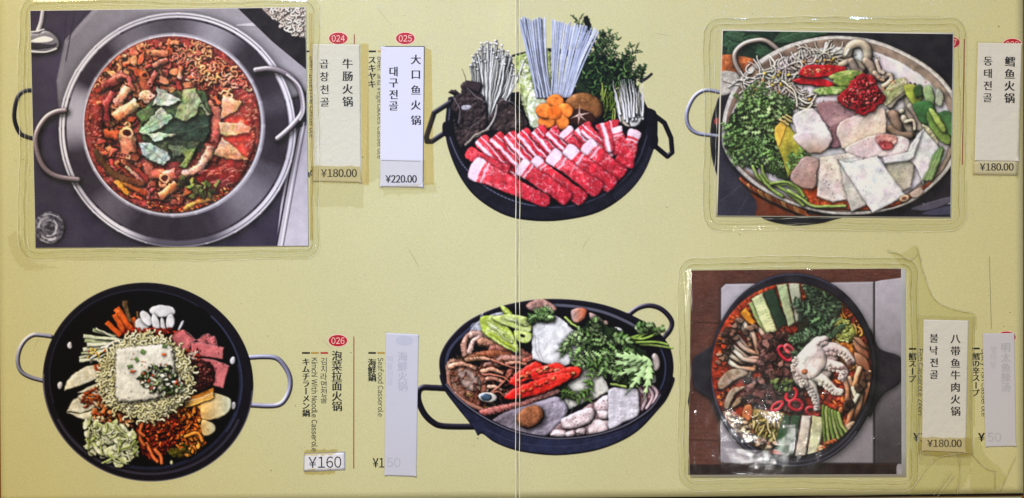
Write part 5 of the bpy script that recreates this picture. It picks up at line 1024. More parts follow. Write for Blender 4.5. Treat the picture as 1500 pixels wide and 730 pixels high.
# ------------------------------------------------------------------ building
PAGE = hx('cac590')
def lin(c):
    c = np.clip(np.asarray(c, np.float32), 0, 1); return np.where(c <= .04045, c / 12.92, ((c + .055) / 1.055) ** 2.4)
def zpage(x):                 # height of the page over the table: a fold runs down the middle
    x = np.asarray(x, np.float32)
    return .0012 + .00035 * np.exp(-((x - 755.6) / 1.3) ** 2) - .0002 * np.exp(-((x - 758.6) / .9) ** 2) + .00022 * np.exp(-((x - 761) / 1.3) ** 2) + .0011 * np.exp(-((x - 757) / 24) ** 2)
MATS = {}
def node_mat(name):
    m = bpy.data.materials.new(name); m.use_nodes = True; return m, m.node_tree.nodes, m.node_tree.links, m.node_tree.nodes['Principled BSDF']
def surf(name, col=None, rough=.5, spec=.4, grain=.06, gs=2500, bump=.15, bs=1800, attr=False, blotch=0., bd=.00006):
    if name in MATS: return MATS[name]
    m, N, L, P = node_mat(name)
    tc = N.new('ShaderNodeTexCoord')
    if attr: a = N.new('ShaderNodeAttribute'); a.attribute_name = 'Col'; src = a.outputs['Color']
    else: a = N.new('ShaderNodeRGB'); a.outputs[0].default_value = (*lin(hx(col)), 1); src = a.outputs[0]
    n = N.new('ShaderNodeTexNoise'); n.inputs['Scale'].default_value = gs; n.inputs['Detail'].default_value = 3; n.inputs['Roughness'].default_value = .7
    L.new(tc.outputs['Object'], n.inputs['Vector'])
    mr = N.new('ShaderNodeMapRange'); mr.inputs[1].default_value = .25; mr.inputs[2].default_value = .75; mr.inputs[3].default_value = 1 - grain; mr.inputs[4].default_value = 1 + grain
    L.new(n.outputs['Fac'], mr.inputs[0])
    mu = N.new('ShaderNodeVectorMath'); mu.operation = 'SCALE'; L.new(src, mu.inputs[0]); L.new(mr.outputs[0], mu.inputs['Scale'])
    out = mu.outputs[0]
    if blotch:
        n2 = N.new('ShaderNodeTexNoise'); n2.inputs['Scale'].default_value = 14; n2.inputs['Detail'].default_value = 4; L.new(tc.outputs['Object'], n2.inputs['Vector'])
        m2 = N.new('ShaderNodeMapRange'); m2.inputs[1].default_value = .3; m2.inputs[2].default_value = .7; m2.inputs[3].default_value = 1 - blotch; m2.inputs[4].default_value = 1 + blotch; L.new(n2.outputs['Fac'], m2.inputs[0])
        v2 = N.new('ShaderNodeVectorMath'); v2.operation = 'SCALE'; L.new(out, v2.inputs[0]); L.new(m2.outputs[0], v2.inputs['Scale']); out = v2.outputs[0]
    L.new(out, P.inputs['Base Color'])
    P.inputs['Roughness'].default_value = rough; P.inputs['Specular IOR Level'].default_value = spec
    if bump:
        b = N.new('ShaderNodeTexNoise'); b.inputs['Scale'].default_value = bs; b.inputs['Detail'].default_value = 2; L.new(tc.outputs['Object'], b.inputs['Vector'])
        bn = N.new('ShaderNodeBump'); bn.inputs['Strength'].default_value = bump; bn.inputs['Distance'].default_value = bd; L.new(b.outputs['Fac'], bn.inputs['Height']); L.new(bn.outputs[0], P.inputs['Normal'])
    if name == 'coated_yellow_page':      # thin clear coating over an embossed grain
        P.inputs['Coat Weight'].default_value = .35; P.inputs['Coat Roughness'].default_value = .1
        b2 = N.new('ShaderNodeTexNoise'); b2.inputs['Scale'].default_value = 1500; b2.inputs['Detail'].default_value = 1; L.new(tc.outputs['Object'], b2.inputs['Vector'])
        n3 = N.new('ShaderNodeBump'); n3.inputs['Strength'].default_value = 1; n3.inputs['Distance'].default_value = .00022; L.new(b2.outputs['Fac'], n3.inputs['Height']); L.new(n3.outputs[0], P.inputs['Coat Normal'])
    MATS[name] = m; return m
def film_mat(name, tint, haze=.05, gl=.05, rough=.1, hz='f0f0e8'):
    if name in MATS: return MATS[name]
    m, N, L, P = node_mat(name); N.remove(P)
    out = N['Material Output']
    t = N.new('ShaderNodeBsdfTransparent'); t.inputs[0].default_value = (*lin(hx(tint)), 1)
    d = N.new('ShaderNodeBsdfDiffuse'); d.inputs[0].default_value = (*lin(hx(hz)), 1)
    g = N.new('ShaderNodeBsdfGlossy'); g.inputs['Roughness'].default_value = rough
    tc = N.new('ShaderNodeTexCoord'); n = N.new('ShaderNodeTexNoise'); n.inputs['Scale'].default_value = 120; n.inputs['Detail'].default_value = 6; L.new(tc.outputs['Object'], n.inputs['Vector'])
    mr = N.new('ShaderNodeMapRange'); mr.inputs[1].default_value = .35; mr.inputs[2].default_value = .7; mr.inputs[3].default_value = haze * .4; mr.inputs[4].default_value = haze * 1.6; L.new(n.outputs['Fac'], mr.inputs[0])
    bp = N.new('ShaderNodeTexNoise'); bp.inputs['Scale'].default_value = 900; L.new(tc.outputs['Object'], bp.inputs['Vector'])
    bn = N.new('ShaderNodeBump'); bn.inputs['Strength'].default_value = .25; bn.inputs['Distance'].default_value = .0001; L.new(bp.outputs['Fac'], bn.inputs['Height']); L.new(bn.outputs[0], g.inputs['Normal'])
    a = N.new('ShaderNodeMixShader'); L.new(mr.outputs[0], a.inputs[0]); L.new(t.outputs[0], a.inputs[1]); L.new(d.outputs[0], a.inputs[2])
    b = N.new('ShaderNodeMixShader'); b.inputs[0].default_value = gl; L.new(a.outputs[0], b.inputs[1]); L.new(g.outputs[0], b.inputs[2])
    L.new(b.outputs[0], out.inputs['Surface']); MATS[name] = m; return m
def link(name, data, parent=None, loc=None):
    o = bpy.data.objects.new(name, data); bpy.context.scene.collection.objects.link(o)
    if parent is not None: o.parent = parent
    if loc is not None: o.location = loc
    return o
def tag(o, label=None, cat=None, group=None, kind=None):
    for k, v in (('label', label), ('category', cat), ('group', group), ('kind', kind)):
        if v: o[k] = v
    return o
def np_mesh(name, V, F, mat, cols=None, smooth=False):
    me = bpy.data.meshes.new(name)
    V = np.asarray(V, np.float32); F = np.asarray(F, np.int32); k = F.shape[1]
    me.vertices.add(len(V)); me.vertices.foreach_set('co', V.ravel())
    me.loops.add(F.size); me.loops.foreach_set('vertex_index', F.ravel())
    me.polygons.add(len(F)); me.polygons.foreach_set('loop_start', np.arange(0, F.size, k, dtype=np.int32)); me.polygons.foreach_set('loop_total', np.full(len(F), k, np.int32))
    if cols is not None:
        a = me.color_attributes.new('Col', 'FLOAT_COLOR', 'POINT'); a.data.foreach_set('color', np.concatenate([cols, np.ones((len(cols), 1), np.float32)], 1).astype(np.float32).ravel())
    me.update(calc_edges=True); me.materials.append(mat)
    if smooth: me.polygons.foreach_set('use_smooth', np.ones(len(F), bool))
    return me
def slab(quad, nx, ny, zf, th, warp=None):     # closed sheet with a little thickness over a px quad (TL TR BR BL)
    q = np.array(quad, float)
    u = np.linspace(0, 1, nx + 1)[None, :, None]; v = np.linspace(0, 1, ny + 1)[:, None, None]
    P = (q[0] * (1 - u) + q[1] * u) * (1 - v) + (q[3] * (1 - u) + q[2] * u) * v
    if warp is not None: P = warp(P)
    X, Y = P[..., 0].ravel(), P[..., 1].ravel(); z = zf(X, Y)
    n = (nx + 1) * (ny + 1)
    top = np.stack([(X - 750) * U, (365 - Y) * U, z + th], 1); bot = top.copy(); bot[:, 2] = z
    F = []
    idx = np.arange(n).reshape(ny + 1, nx + 1)
    a, b, c, d = idx[:-1, :-1], idx[:-1, 1:], idx[1:, 1:], idx[1:, :-1]
    f = np.stack([a, d, c, b], -1).reshape(-1, 4); F = [f, f[:, ::-1] + n]
    for e in (idx[0, :], idx[:, -1], idx[-1, ::-1], idx[::-1, 0]): F.append(np.stack([e[:-1], e[1:], e[1:] + n, e[:-1] + n], 1))
    return np.concatenate([top, bot]), np.concatenate(F)
def flat_poly(name, pts, z, mat, parent, th=.00003):
    n = len(pts); V = [(*W2(x, y), zpage(x) + z + th) for x, y in pts] + [(*W2(x, y), zpage(x) + z) for x, y in pts]
    me = bpy.data.meshes.new(name); me.from_pydata(V, [], [list(range(n))[::-1], list(range(n, 2 * n))] + [[i, (i + 1) % n, n + (i + 1) % n, n + i] for i in range(n)]); me.materials.append(mat)
    return link(name, me, parent)
FONTC = None
def text(body, cx, cy, size, mat, parent, z, name='caption_text', mode='v', pitch=None, bold=0., rot=0., sx=1., fit=None):
    """mode v: characters stacked downward, first one centred at (cx, cy); r: turned to read downward starting at cy; h: level, centred"""
    verts = []; faces = []; off = 0
    def glyphs(s):
        t = bpy.data.curves.new('t', 'FONT'); t.body = s; t.size = 1; t.resolution_u = 3
        o = bpy.data.objects.new('t', t); bpy.context.scene.collection.objects.link(o)
        dg = bpy.context.evaluated_depsgraph_get(); me = o.evaluated_get(dg).to_mesh()
        n = len(me.vertices); v = np.empty(n * 3, np.float32); me.vertices.foreach_get('co', v); f = [tuple(p.vertices) for p in me.polygons]
        o.evaluated_get(dg).to_mesh_clear(); bpy.data.objects.remove(o); bpy.data.curves.remove(t)
        return v.reshape(-1, 3)[:, :2], f
    def addg(v, f, turn, x, y, ax, ay, s=1.):
        nonlocal off
        if not len(v): return
        c = (v.max(0) + v.min(0)) / 2
        p = v.copy()
        p[:, 0] -= c[0] if ax else 0; p[:, 1] -= c[1] if ay else 0
        px = p[:, 0] * size * sx * s; py = -p[:, 1] * size * s
        if turn: px, py = -py, px
        a = math.radians(rot); qx = px * math.cos(a) - py * math.sin(a) + x; qy = px * math.sin(a) + py * math.cos(a) + y
        sh_ = [0.] if bold <= 0 else [-bold * size * .8, bold * size * .8]
        for k_, d_ in enumerate(sh_):
            verts.extend([(*W2(X + d_, Y), float(zpage(X)) + z + k_ * .000004) for X, Y in zip(qx, qy)]); faces.extend([tuple(i + off for i in g) for g in f]); off += len(v)
    if mode == 'v':
        for i, ch in enumerate(body):
            a = math.radians(rot); d = i * (pitch or size)
            v, f = glyphs(ch); addg(v, f, ch in 'ー', cx - d * math.sin(a), cy + d * math.cos(a), True, True)
    else:
        AV = []; AF = []; cur = 0.; n = 0
        for ch in body:
            if ch == ' ': cur += .3; continue
            v, f = glyphs(chr(ord(ch) + 0xFEE0) if 33 <= ord(ch) <= 126 else ('￥' if ch == '¥' else ch))
            if not len(v): continue
            v = v.copy(); wd = v[:, 0].max() - v[:, 0].min(); pad = .085
            if ch == '1': pad = .13
            v[:, 0] += cur + pad / 2 - v[:, 0].min(); cur += wd + pad; AV.append(v); AF += [tuple(q + n for q in g) for g in f]; n += len(v)
        v = np.concatenate(AV)
        if fit: sx = fit / ((v[:, 0].max() - v[:, 0].min()) * size)
        if mode == 'r': v[:, 0] -= v[:, 0].min(); v[:, 1] -= .35; addg(v, AF, True, cx, cy, False, False)
        else: addg(v, AF, False, cx, cy, True, True)
    me = bpy.data.meshes.new(name); me.from_pydata(verts, [], faces); me.materials.append(mat)
    # face up
    if len(me.polygons) and me.polygons[0].normal.z < 0: me.flip_normals()
    return link(name, me, parent)

DIRECT = {'grey_counter', 'dark_tray', 'noodle_block', 'counter_edge', 'steel_ladle', 'water_glass', 'dark_leaves', 'brown_side_dish', 'grey_cloth', 'slate_table', 'wicker_trivet', 'steel_cutlery', 'gas_stove', 'gas_stove_side_panel', 'dark_table_strip'}
LOOSE = {'minced_garlic', 'diced_carrot', 'green_chilli_pile', 'bean_sprouts', 'chopped_offal', 'ramyeon_noodles', 'chilli_powder', 'chopped_herbs', 'mizuna_greens', 'chrysanthemum_greens', 'seasoned_radish', 'orange_kimchi', 'green_sauce', 'glass_noodle_tangle', 'red_broth', 'orange_broth', 'onion_strips', 'shredded_cabbage', 'enoki_mushroom', 'chrysanthemum_sprig', 'green_chilli', 'raw_prawn', 'red_kimchi', 'scallion_root'}
def ink(c, root, zfun, mat, potword, plabel, bgname='printed_background', cut=False):
    """turn a painted canvas into mesh pieces under root: background parts, the pot a part, what is in it sub-parts"""
    w, h = c.x1 - c.x0, c.y1 - c.y0
    Cp = np.pad(c.C, ((1, 1), (1, 1), (0, 0)), 'edge'); Ap = np.pad(c.A, 1, 'edge')
    ii = np.arange(h + 1) * SS + 1; jj = np.arange(w + 1) * SS + 1
    def samp(a): return (a[ii - 1][:, jj - 1] + a[ii][:, jj - 1] + a[ii - 1][:, jj] + a[ii][:, jj]) / 4 if a.ndim == 2 else (a[ii - 1][:, jj - 1] + a[ii][:, jj - 1] + a[ii - 1][:, jj] + a[ii][:, jj]) / 4
    col = samp(Cp); al = np.clip(samp(Ap), 0, 1)
    if cut: col = col * al[..., None] + PAGE * (1 - al[..., None])
    ids = c.I[SS // 2::SS, SS // 2::SS][:h, :w].copy()
    keep = np.ones((h, w), bool)
    if cut: keep = (al[:-1, :-1] + al[1:, 1:] + al[1:, :-1] + al[:-1, 1:]) > .04
    Y, X = np.mgrid[0:h + 1, 0:w + 1]; P = np.stack([X.ravel() + c.x0, Y.ravel() + c.y0], 1).astype(float)
    if c.H is not None: P = happly(np.linalg.inv(c.H), P)
    V = np.stack([(P[:, 0] - 750) * U, (365 - P[:, 1]) * U, zfun(P[:, 0], P[:, 1])], 1).astype(np.float32)
    L = lin(col.reshape(-1, 3)).astype(np.float32)
    pot = next(i for i, n in enumerate(c.names) if n[0] == potword)
    for i, n in enumerate(c.names):          # a strand cut in two by what lies over it keeps its larger piece
        if n[0] in ('glass_noodle', 'enoki_mushroom') and i:
            m = ids == i
            if not m.any(): continue
            ys_, xs_ = np.nonzero(m); a0, a1, b0, b1 = ys_.min(), ys_.max() + 1, xs_.min(), xs_.max() + 1; m = m[a0:a1, b0:b1]
            lab = np.where(m, np.arange(1, m.size + 1).reshape(m.shape), 0)
            for _ in range(400):
                p_ = np.pad(lab, 1); nl = np.where(m, np.maximum.reduce([p_[1:-1, 1:-1], p_[:-2, 1:-1], p_[2:, 1:-1], p_[1:-1, :-2], p_[1:-1, 2:]]), 0)
                if (nl == lab).all(): break
                lab = nl
            v_, n_ = np.unique(lab[lab > 0], return_counts=True); ids[a0:a1, b0:b1][m & (lab != v_[n_.argmax()])] = pot
    small = {i for i in range(len(c.names)) if (ids[keep] == i).sum() < 14}
    for i in small: ids[ids == i] = pot
    if cut: ids[ids == 0] = pot
    idx = np.arange((h + 1) * (w + 1)).reshape(h + 1, w + 1)
    Q = np.stack([idx[:-1, :-1], idx[1:, :-1], idx[1:, 1:], idx[:-1, 1:]], -1)[keep]; I = ids[keep]
    o = np.argsort(I, kind='stable'); I = I[o]; Q = Q[o]
    us, st = np.unique(I, return_index=True); st = list(st) + [len(I)]
    objs = {}
    order = sorted(range(len(us)), key=lambda k: us[k] != pot)
    for k in order:
        i = int(us[k]); q = Q[st[k]:st[k + 1]]; u, inv = np.unique(q, return_inverse=True)
        nm, lb = c.names[i]
        if i == 0: nm = bgname
        me = np_mesh(nm, V[u], inv.reshape(-1, 4), mat, L[u])
        par = root if i in (0, pot) or nm in DIRECT else objs[pot]
        ob = link(nm, me, par); objs[i] = ob
        if i == pot: ob['label'] = plabel
        elif nm in LOOSE: ob['kind'] = 'stuff'
    return objs

def build():
    sc = bpy.context.scene
    INK = surf('printed_ink', attr=True, rough=.45, spec=.15, grain=.05, gs=2600, bump=.35, bs=2300)
    GLOSS = surf('photo_print', attr=True, rough=.35, spec=.12, grain=.05, gs=2600, bump=.25, bs=2300)
    PG = surf('coated_yellow_page', 'cac590', rough=.4, spec=.3, grain=.15, gs=1500, bump=.5, bs=2300, blotch=.03, bd=.0001)
    BLACK = surf('black_ink', '09090c', rough=.6, grain=.1, bump=0); RED = surf('red_ink', 'b01c26', rough=.4, bump=0); GOLD = surf('gold_ink', 'b08a34', rough=.4, bump=0)
    PINK = surf('pale_ink', 'f0c4b4', rough=.4, bump=0); RULE = surf('rust_ink', '96482f', rough=.4, bump=0); GHOST = surf('showing_through_ink', 'afafb5', rough=.7, bump=0); GHOST2 = surf('faint_showing_through_ink', 'b7b7be', rough=.7, bump=0)
    SOFT = surf('faded_black_ink', '202026', rough=.5, grain=.15, bump=0)
    # ---- setting
    me = np_mesh('tabletop', *slab([(-900, -700), (2400, -700), (2400, 1500), (-900, 1500)], 2, 2, lambda x, y: np.full(len(x), -.02), .02), surf('orange_wood', '8a5208', rough=.35, grain=.25, gs=60, bump=.2, bs=300, bd=.001))
    t = link('tabletop', me); tag(t, kind='structure')
    me = np_mesh('menu_page', *slab([(0, 742), (1496, 727.6), (1496, 1180), (0, 1180)], 4, 4, lambda x, y: np.full(len(x), .00005), .0004), surf('pale_green_page', 'c4c7a0', rough=.4, grain=.06, bump=.4))
    t = link('menu_page', me); tag(t, 'pale green menu page lying under the bottom edge of the yellow spread', 'menu page')
    me = np_mesh('page_gap_shade', *slab([(-2, 735), (1498, 719), (1498, 725.6), (-2, 741.5)], 4, 1, lambda x, y: np.full(len(x), .0001), .0006), surf('gap_shade_black', '0c0c0e', rough=.3, grain=.1, bump=0))  # black strip takes the place of the shaded gap below the spread
    t = link('page_gap_shade', me); tag(t, 'thin black strip standing in for the shadow gap along the bottom edge of the yellow menu spread', 'gap shade')
    # ---- the spread
    page = link('menu_spread', None); tag(page, 'worn pale yellow menu spread printed with hot pot pictures', 'menu')
    xs = np.unique(np.concatenate([np.linspace(0, 1, 120), np.linspace(.49, .52, 60)]))
    def pw(P): return P
    nx = len(xs) - 1; ny = 60
    quad = [(-3, -30), (1497, -30), (1497.5, 722), (3, 738)]
    V = []; q = np.array(quad, float)
    u = xs[None, :, None]; v = np.linspace(0, 1, ny + 1)[:, None, None]
    P = (q[0] * (1 - u) + q[1] * u) * (1 - v) + (q[3] * (1 - u) + q[2] * u) * v
    def sheet_from(P, zt, zb):
        ny, nx = P.shape[0] - 1, P.shape[1] - 1; X, Y = P[..., 0].ravel(), P[..., 1].ravel(); n = len(X)
        top = np.stack([(X - 750) * U, (365 - Y) * U, zt(X, Y)], 1); bot = top.copy(); bot[:, 2] = zb
        idx = np.arange(n).reshape(ny + 1, nx + 1); f = np.stack([idx[:-1, :-1], idx[1:, :-1], idx[1:, 1:], idx[:-1, 1:]], -1).reshape(-1, 4); F = [f, f[:, ::-1] + n]
        for e in (idx[0, :], idx[:, -1], idx[-1, ::-1], idx[::-1, 0]): F.append(np.stack([e[:-1], e[1:], e[1:] + n, e[:-1] + n], 1))
        return np.concatenate([top, bot]), np.concatenate(F)
    link('page_sheet', np_mesh('page_sheet', *sheet_from(P, lambda x, y: zpage(x), .0007), PG), page)
    # worn white fold
    r0 = np.random.RandomState(17)
    CR = surf('bare_paper', 'dedac6', rough=.5, grain=.1, bump=.3)
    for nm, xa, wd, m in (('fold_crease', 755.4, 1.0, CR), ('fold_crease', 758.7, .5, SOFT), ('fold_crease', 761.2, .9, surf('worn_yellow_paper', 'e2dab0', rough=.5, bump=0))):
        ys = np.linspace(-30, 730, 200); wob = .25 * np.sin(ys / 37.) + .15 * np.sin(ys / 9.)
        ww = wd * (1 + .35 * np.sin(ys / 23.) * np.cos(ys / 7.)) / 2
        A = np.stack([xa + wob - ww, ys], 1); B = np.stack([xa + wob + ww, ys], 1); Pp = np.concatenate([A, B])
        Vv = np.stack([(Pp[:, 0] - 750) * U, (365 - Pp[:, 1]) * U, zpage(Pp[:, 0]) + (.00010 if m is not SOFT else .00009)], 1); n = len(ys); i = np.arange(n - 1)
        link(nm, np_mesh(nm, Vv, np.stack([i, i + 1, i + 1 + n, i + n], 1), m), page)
    # printed pictures on the page
    zc = lambda x, y: zpage(x) + .00006
    ink(art_B(), page, zc, INK, 'black_iron_pot', 'printed cut-out picture of a black pot of sliced beef, glass noodles, mushrooms and greens', cut=True)
    ink(art_D(), page, zc, INK, 'black_pan', 'printed cut-out picture of a round black pan with a noodle cake, kimchi and ham', cut=True)
    ink(art_E(), page, zc, INK, 'black_pan', 'printed cut-out picture of an oval black pan of seafood, tofu and red pepper', cut=True)
    c = Canvas(14, 125, 54, 212, 'b9b184', 0.); i = c.item('covered_pot'); j = c.item('pot_handle')
    c.tube(j, '52,133 38,134 28,142 23,160 23,178 30,195 40,201 52,204', 3.3, '1b1d2c', spec=.4, lit=1., sh=None); c.halo('d6cfa6', .8); c.finish(.4, .03)
    ink(c, page, zc, INK, 'pot_handle', 'dark printed pot handle showing left of the taped photo', cut=True)
    c = Canvas(1000, 128, 1240, 334, 'b9b184', 0.); j = c.item('covered_pot')
    c.frame(1000, 25, 2.281)
    c.piece(j, '128,262 108,300 94,350 90,400 94,460 106,510 130,560 200,620 250,662 290,684 370,698 450,692 500,680 540,662 540,600 300,400 200,250', '15161f', bw=3, sh=None, lit=1.2); c.lines(j, ['94,460 106,510 130,560', '250,664 290,686 370,700 450,694 500,682'], 2, '55586c', .5)
    c.piece(j, '104,348 112,338 120,340 120,358 108,362', 'b04048', sh=None)
    k = c.item('pot_handle'); c.tube(k, '128,254 76,246 38,268 14,318 17,362 44,388 90,396 120,400', 7, '8488a0', spec=.6, lit=1., sh=None, line=.4); c.halo('d6cfa6', .8); c.finish(.4, .03)
    ink(c, page, zc, INK, 'covered_pot', 'printed pot mostly hidden behind the fish hot pot photo', cut=True)
    flat_poly('printed_pan_edge', [(1013, 568), (1009, 575), (1007, 588), (1009, 600), (1013, 604)], .00004, BLACK, page)
    Z = .00009
    def badge(cx, cy, txt, rx=13.6, ry=8.4):
        b = flat_poly('number_badge', [(cx + (rx + 1) * math.cos(a), cy + (ry + 1) * math.sin(a)) for a in np.linspace(0, 2 * math.pi, 28, endpoint=False)], .00004, PINK, page)
        flat_poly('badge_disc', [(cx + rx * math.cos(a), cy + ry * math.sin(a)) for a in np.linspace(0, 2 * math.pi, 28, endpoint=False)], .00008, RED, b)
        text(txt, cx, cy, 12.5, PINK, b, .00014, 'badge_number', 'h', fit=19)
    badge(496, 57, '024'); badge(594, 57, '025'); badge(495.5, 499, '026'); badge(1481.5, 66, '028'); badge(1391, 63, '027'); badge(1473, 494, '030'); 
    def bar(x0, x1, y, m, hgt=2.6, nm='colour_bar'): flat_poly(nm, [(x0, y - hgt / 2), (x1, y - hgt / 2), (x1, y + hgt / 2), (x0, y + hgt / 2)], .00004, m, page)
    def rule(x0, y0, x1, y1, m=RULE, w=1.5, nm='rule_line'): flat_poly(nm, [(x0 - w / 2, y0), (x0 + w / 2, y0), (x1 + w / 2, y1), (x1 - w / 2, y1)], .00004, m, page)
    rule(519.5, 51, 519.3, 200); rule(518.8, 493, 518.6, 686); rule(1411.5, 58, 1408.5, 242)
    rule(1448, 376, 1451, 482, surf('scratch_grey', '8f8a66', bump=0), .9, 'scratch_mark')
    bar(443, 454.5, 517, BLACK); bar(456, 467.5, 517, GOLD); bar(470, 481, 517, RED)
    text('泡菜拉面火锅', 494, 521, 15.6, BLACK, page, Z, pitch=14.8, bold=.03)
    text('김치라면전골', 474.8, 529, 11.5, SOFT, page, Z, pitch=11.3, bold=-.006)
    text('Kimchi With Noodle Casserole', 460.8, 524, 10.5, BLACK, page, Z, mode='r', fit=137, bold=.015)
    text('キムチラーメン鍋', 448.8, 530, 11.8, BLACK, page, Z, pitch=10.7, bold=.045)
    bar(540, 551, 517, BLACK); bar(553, 564, 517, GOLD)
    text('海鮮鍋', 545.3, 531, 12.5, BLACK, page, Z, pitch=11, bold=.045)
    text('Seafood Casserole', 557.6, 524, 10.5, BLACK, page, Z, mode='r', fit=86)
    text('¥150', 563, 677.5, 19, BLACK, page, Z, 'price_text', 'h', fit=33, bold=.02)
    bar(540.5, 551, 76, BLACK); bar(554, 565, 76, GOLD); bar(449.5, 454, 76, BLACK)
    text('スキヤキ', 545.3, 89, 12.5, BLACK, page, Z, pitch=11.6, bold=.045)
    text('Beef and Vegetables Casserole', 557, 84, 10.5, BLACK, page, Z, mode='r', fit=149)
    text('Beef Intestine Casserole', 457.5, 84, 10.5, BLACK, page, Z, mode='r', fit=118)
    text('¥', 453.5, 255, 15, BLACK, page, Z, 'price_text', 'h', bold=.04)
    bar(1330.5, 1341, 511, BLACK); text('鱈スープ', 1335.5, 522, 11.8, BLACK, page, Z, pitch=10.9, bold=.045)
    text('Fish Casserole Zeeri', 1347, 511, 10, BLACK, page, Z, mode='r', fit=97); text('¥150', 1355, 640, 17, BLACK, page, Z, 'price_text', 'h', fit=36, bold=.045)
    bar(1423, 1434, 510.5, BLACK); text('鱈の辛スープ', 1428.5, 522, 11.5, BLACK, page, Z, pitch=10.6, bold=.045)
    text('Spicy Fish Casserole', 1440, 511, 10, BLACK, page, Z, mode='r', fit=99); text('¥150', 1450, 640, 17, BLACK, page, Z, 'price_text', 'h', fit=36, bold=.045)
    # ---- taped photographs
    WHITE = surf('photo_paper_white', 'dcdad6', rough=.4, grain=.04, bump=.1)
    FILM = film_mat('clear_film', 'fbfbf6', haze=.012, gl=.034, rough=.075)
    EDGE = film_mat('film_edge_pale', 'ffffff', haze=.42, gl=.05, rough=.2, hz='f4f2e0'); EDGED = film_mat('film_edge_dull', 'd9d6b4', haze=.05, gl=.03, rough=.2)
    def film(root, quad, off, seed, amp=1., dents=(), tears=()):
        r = np.random.RandomState(seed); q = np.array(quad, float); x0, y0 = q.min(0) - off; x1, y1 = q.max(0) + off
        st = 1.8; nx, ny = int((x1 - x0) / st), int((y1 - y0) / st)
        X, Y = np.meshgrid(np.linspace(x0, x1, nx + 1), np.linspace(y0, y1, ny + 1))
        # rounded outline, wavering
        cx, cy, hx_, hy_ = (x0 + x1) / 2, (y0 + y1) / 2, (x1 - x0) / 2, (y1 - y0) / 2
        wob = 2.5 * np.sin(X / 61 + seed) + 2 * np.sin(Y / 47 + seed * 2)
        dx, dy = np.abs(X - cx) - hx_ + 26, np.abs(Y - cy) - hy_ + 26
        sd = np.hypot(np.maximum(dx, 0), np.maximum(dy, 0)) + np.minimum(np.maximum(dx, dy), 0) - 24 + wob * .6     # <0 inside
        pd = np.maximum(np.maximum(q[:, 0].min() - X, X - q[:, 0].max()), np.maximum(q[:, 1].min() - Y, Y - q[:, 1].max()))   # outside the print >0
        n1 = NZ[16][np.ix_((np.arange(ny + 1) * 3 + seed * 50) % 1024, (np.arange(nx + 1) * 3) % 1024)]; n2 = NZ[64][np.ix_((np.arange(ny + 1) * 3) % 1024, (np.arange(nx + 1) * 3 + seed * 90) % 1024)]
        lift = sstep(9, -4, pd) * .0004
        Z = .0004 + lift + .00032 * amp * n2 + .00006 * amp * n1
        for o_, a_ in ((-5, .00009), (-11, .00007), (-17, .00005)): Z = Z + a_ * np.exp(-((sd - o_) / 3.) ** 2) * (.5 + n2)
        for (mx, my, ang, L, wdt, hgt) in dents:
            ca, sa = math.cos(math.radians(ang)), math.sin(math.radians(ang)); a = (X - mx) * ca + (Y - my) * sa; b = -(X - mx) * sa + (Y - my) * ca
            Z = Z + hgt * np.exp(-(a / L) ** 2 - (b / wdt) ** 2)
        ins = (sd[:-1, :-1] < 0)
        Z = Z * (.45 + .55 * sstep(0, -9, sd))
        idx = np.arange(X.size).reshape(X.shape); F = np.stack([idx[:-1, :-1], idx[1:, :-1], idx[1:, 1:], idx[:-1, 1:]], -1)[ins]
        u, inv = np.unique(F, return_inverse=True)
        Vv = np.stack([(X.ravel()[u] - 750) * U, (365 - Y.ravel()[u]) * U, (.0012 + Z).ravel()[u]], 1)
        link('film_cover', np_mesh('film_cover', Vv, inv.reshape(-1, 4), FILM, smooth=True), root)
        # pale worked edge of the film, and the faint inner welt
        def contour(o_, R):
            out = []; xa, xb, ya, yb = x0 + 2 - o_, x1 - 2 + o_, y0 + 2 - o_, y1 - 2 + o_
            for (px, py, a0) in ((xb - R, ya + R, -90), (xb - R, yb - R, 0), (xa + R, yb - R, 90), (xa + R, ya + R, 180)):
                for a in np.linspace(a0, a0 + 90, 9): out.append((px + R * math.cos(math.radians(a)), py + R * math.sin(math.radians(a))))
            out.append(out[0]); o2 = []
            for p_, q_ in zip(out[:-1], out[1:]):
                m_ = max(1, int(math.hypot(q_[0] - p_[0], q_[1] - p_[1]) / 5))
                for t in range(m_): o2.append((p_[0] + (q_[0] - p_[0]) * t / m_, p_[1] + (q_[1] - p_[1]) * t / m_))
            o2 = np.array(o2); o2[:, 0] += 1.6 * np.sin(o2[:, 1] / 31 + seed) + .5 * np.sin(o2[:, 1] / 7.); o2[:, 1] += 1.6 * np.sin(o2[:, 0] / 43 + seed) + .5 * np.sin(o2[:, 0] / 9.); return o2
        for o_, R, wd, m_, zz in ((0, 24, .9, EDGE, .0007), (-1.6, 23, .7, EDGED, .00071), (-8, 16, .6, EDGE, .00078), (-10, 15, 1.0, EDGED, .00079), (-off + 5, 6, .8, EDGE, .00082)):
            o2 = contour(o_, R); nn = len(o2); d = np.roll(o2, -1, 0) - np.roll(o2, 1, 0); d /= np.hypot(d[:, 0], d[:, 1])[:, None]; nr = np.stack([-d[:, 1], d[:, 0]], 1)
            ww = wd * (.35 + .9 * r.rand(nn) ** 1.5)[:, None] / 2; ww = (ww + np.roll(ww, 1, 0)) / 2; Pp = np.concatenate([o2 + nr * ww, o2 - nr * ww]); i = np.arange(nn); j = (i + 1) % nn
            link('film_edge', np_mesh('film_edge', np.stack([(Pp[:, 0] - 750) * U, (365 - Pp[:, 1]) * U, np.full(2 * nn, .0012 + zz)], 1), np.stack([i, i + nn, j + nn, j], 1), m_), root)
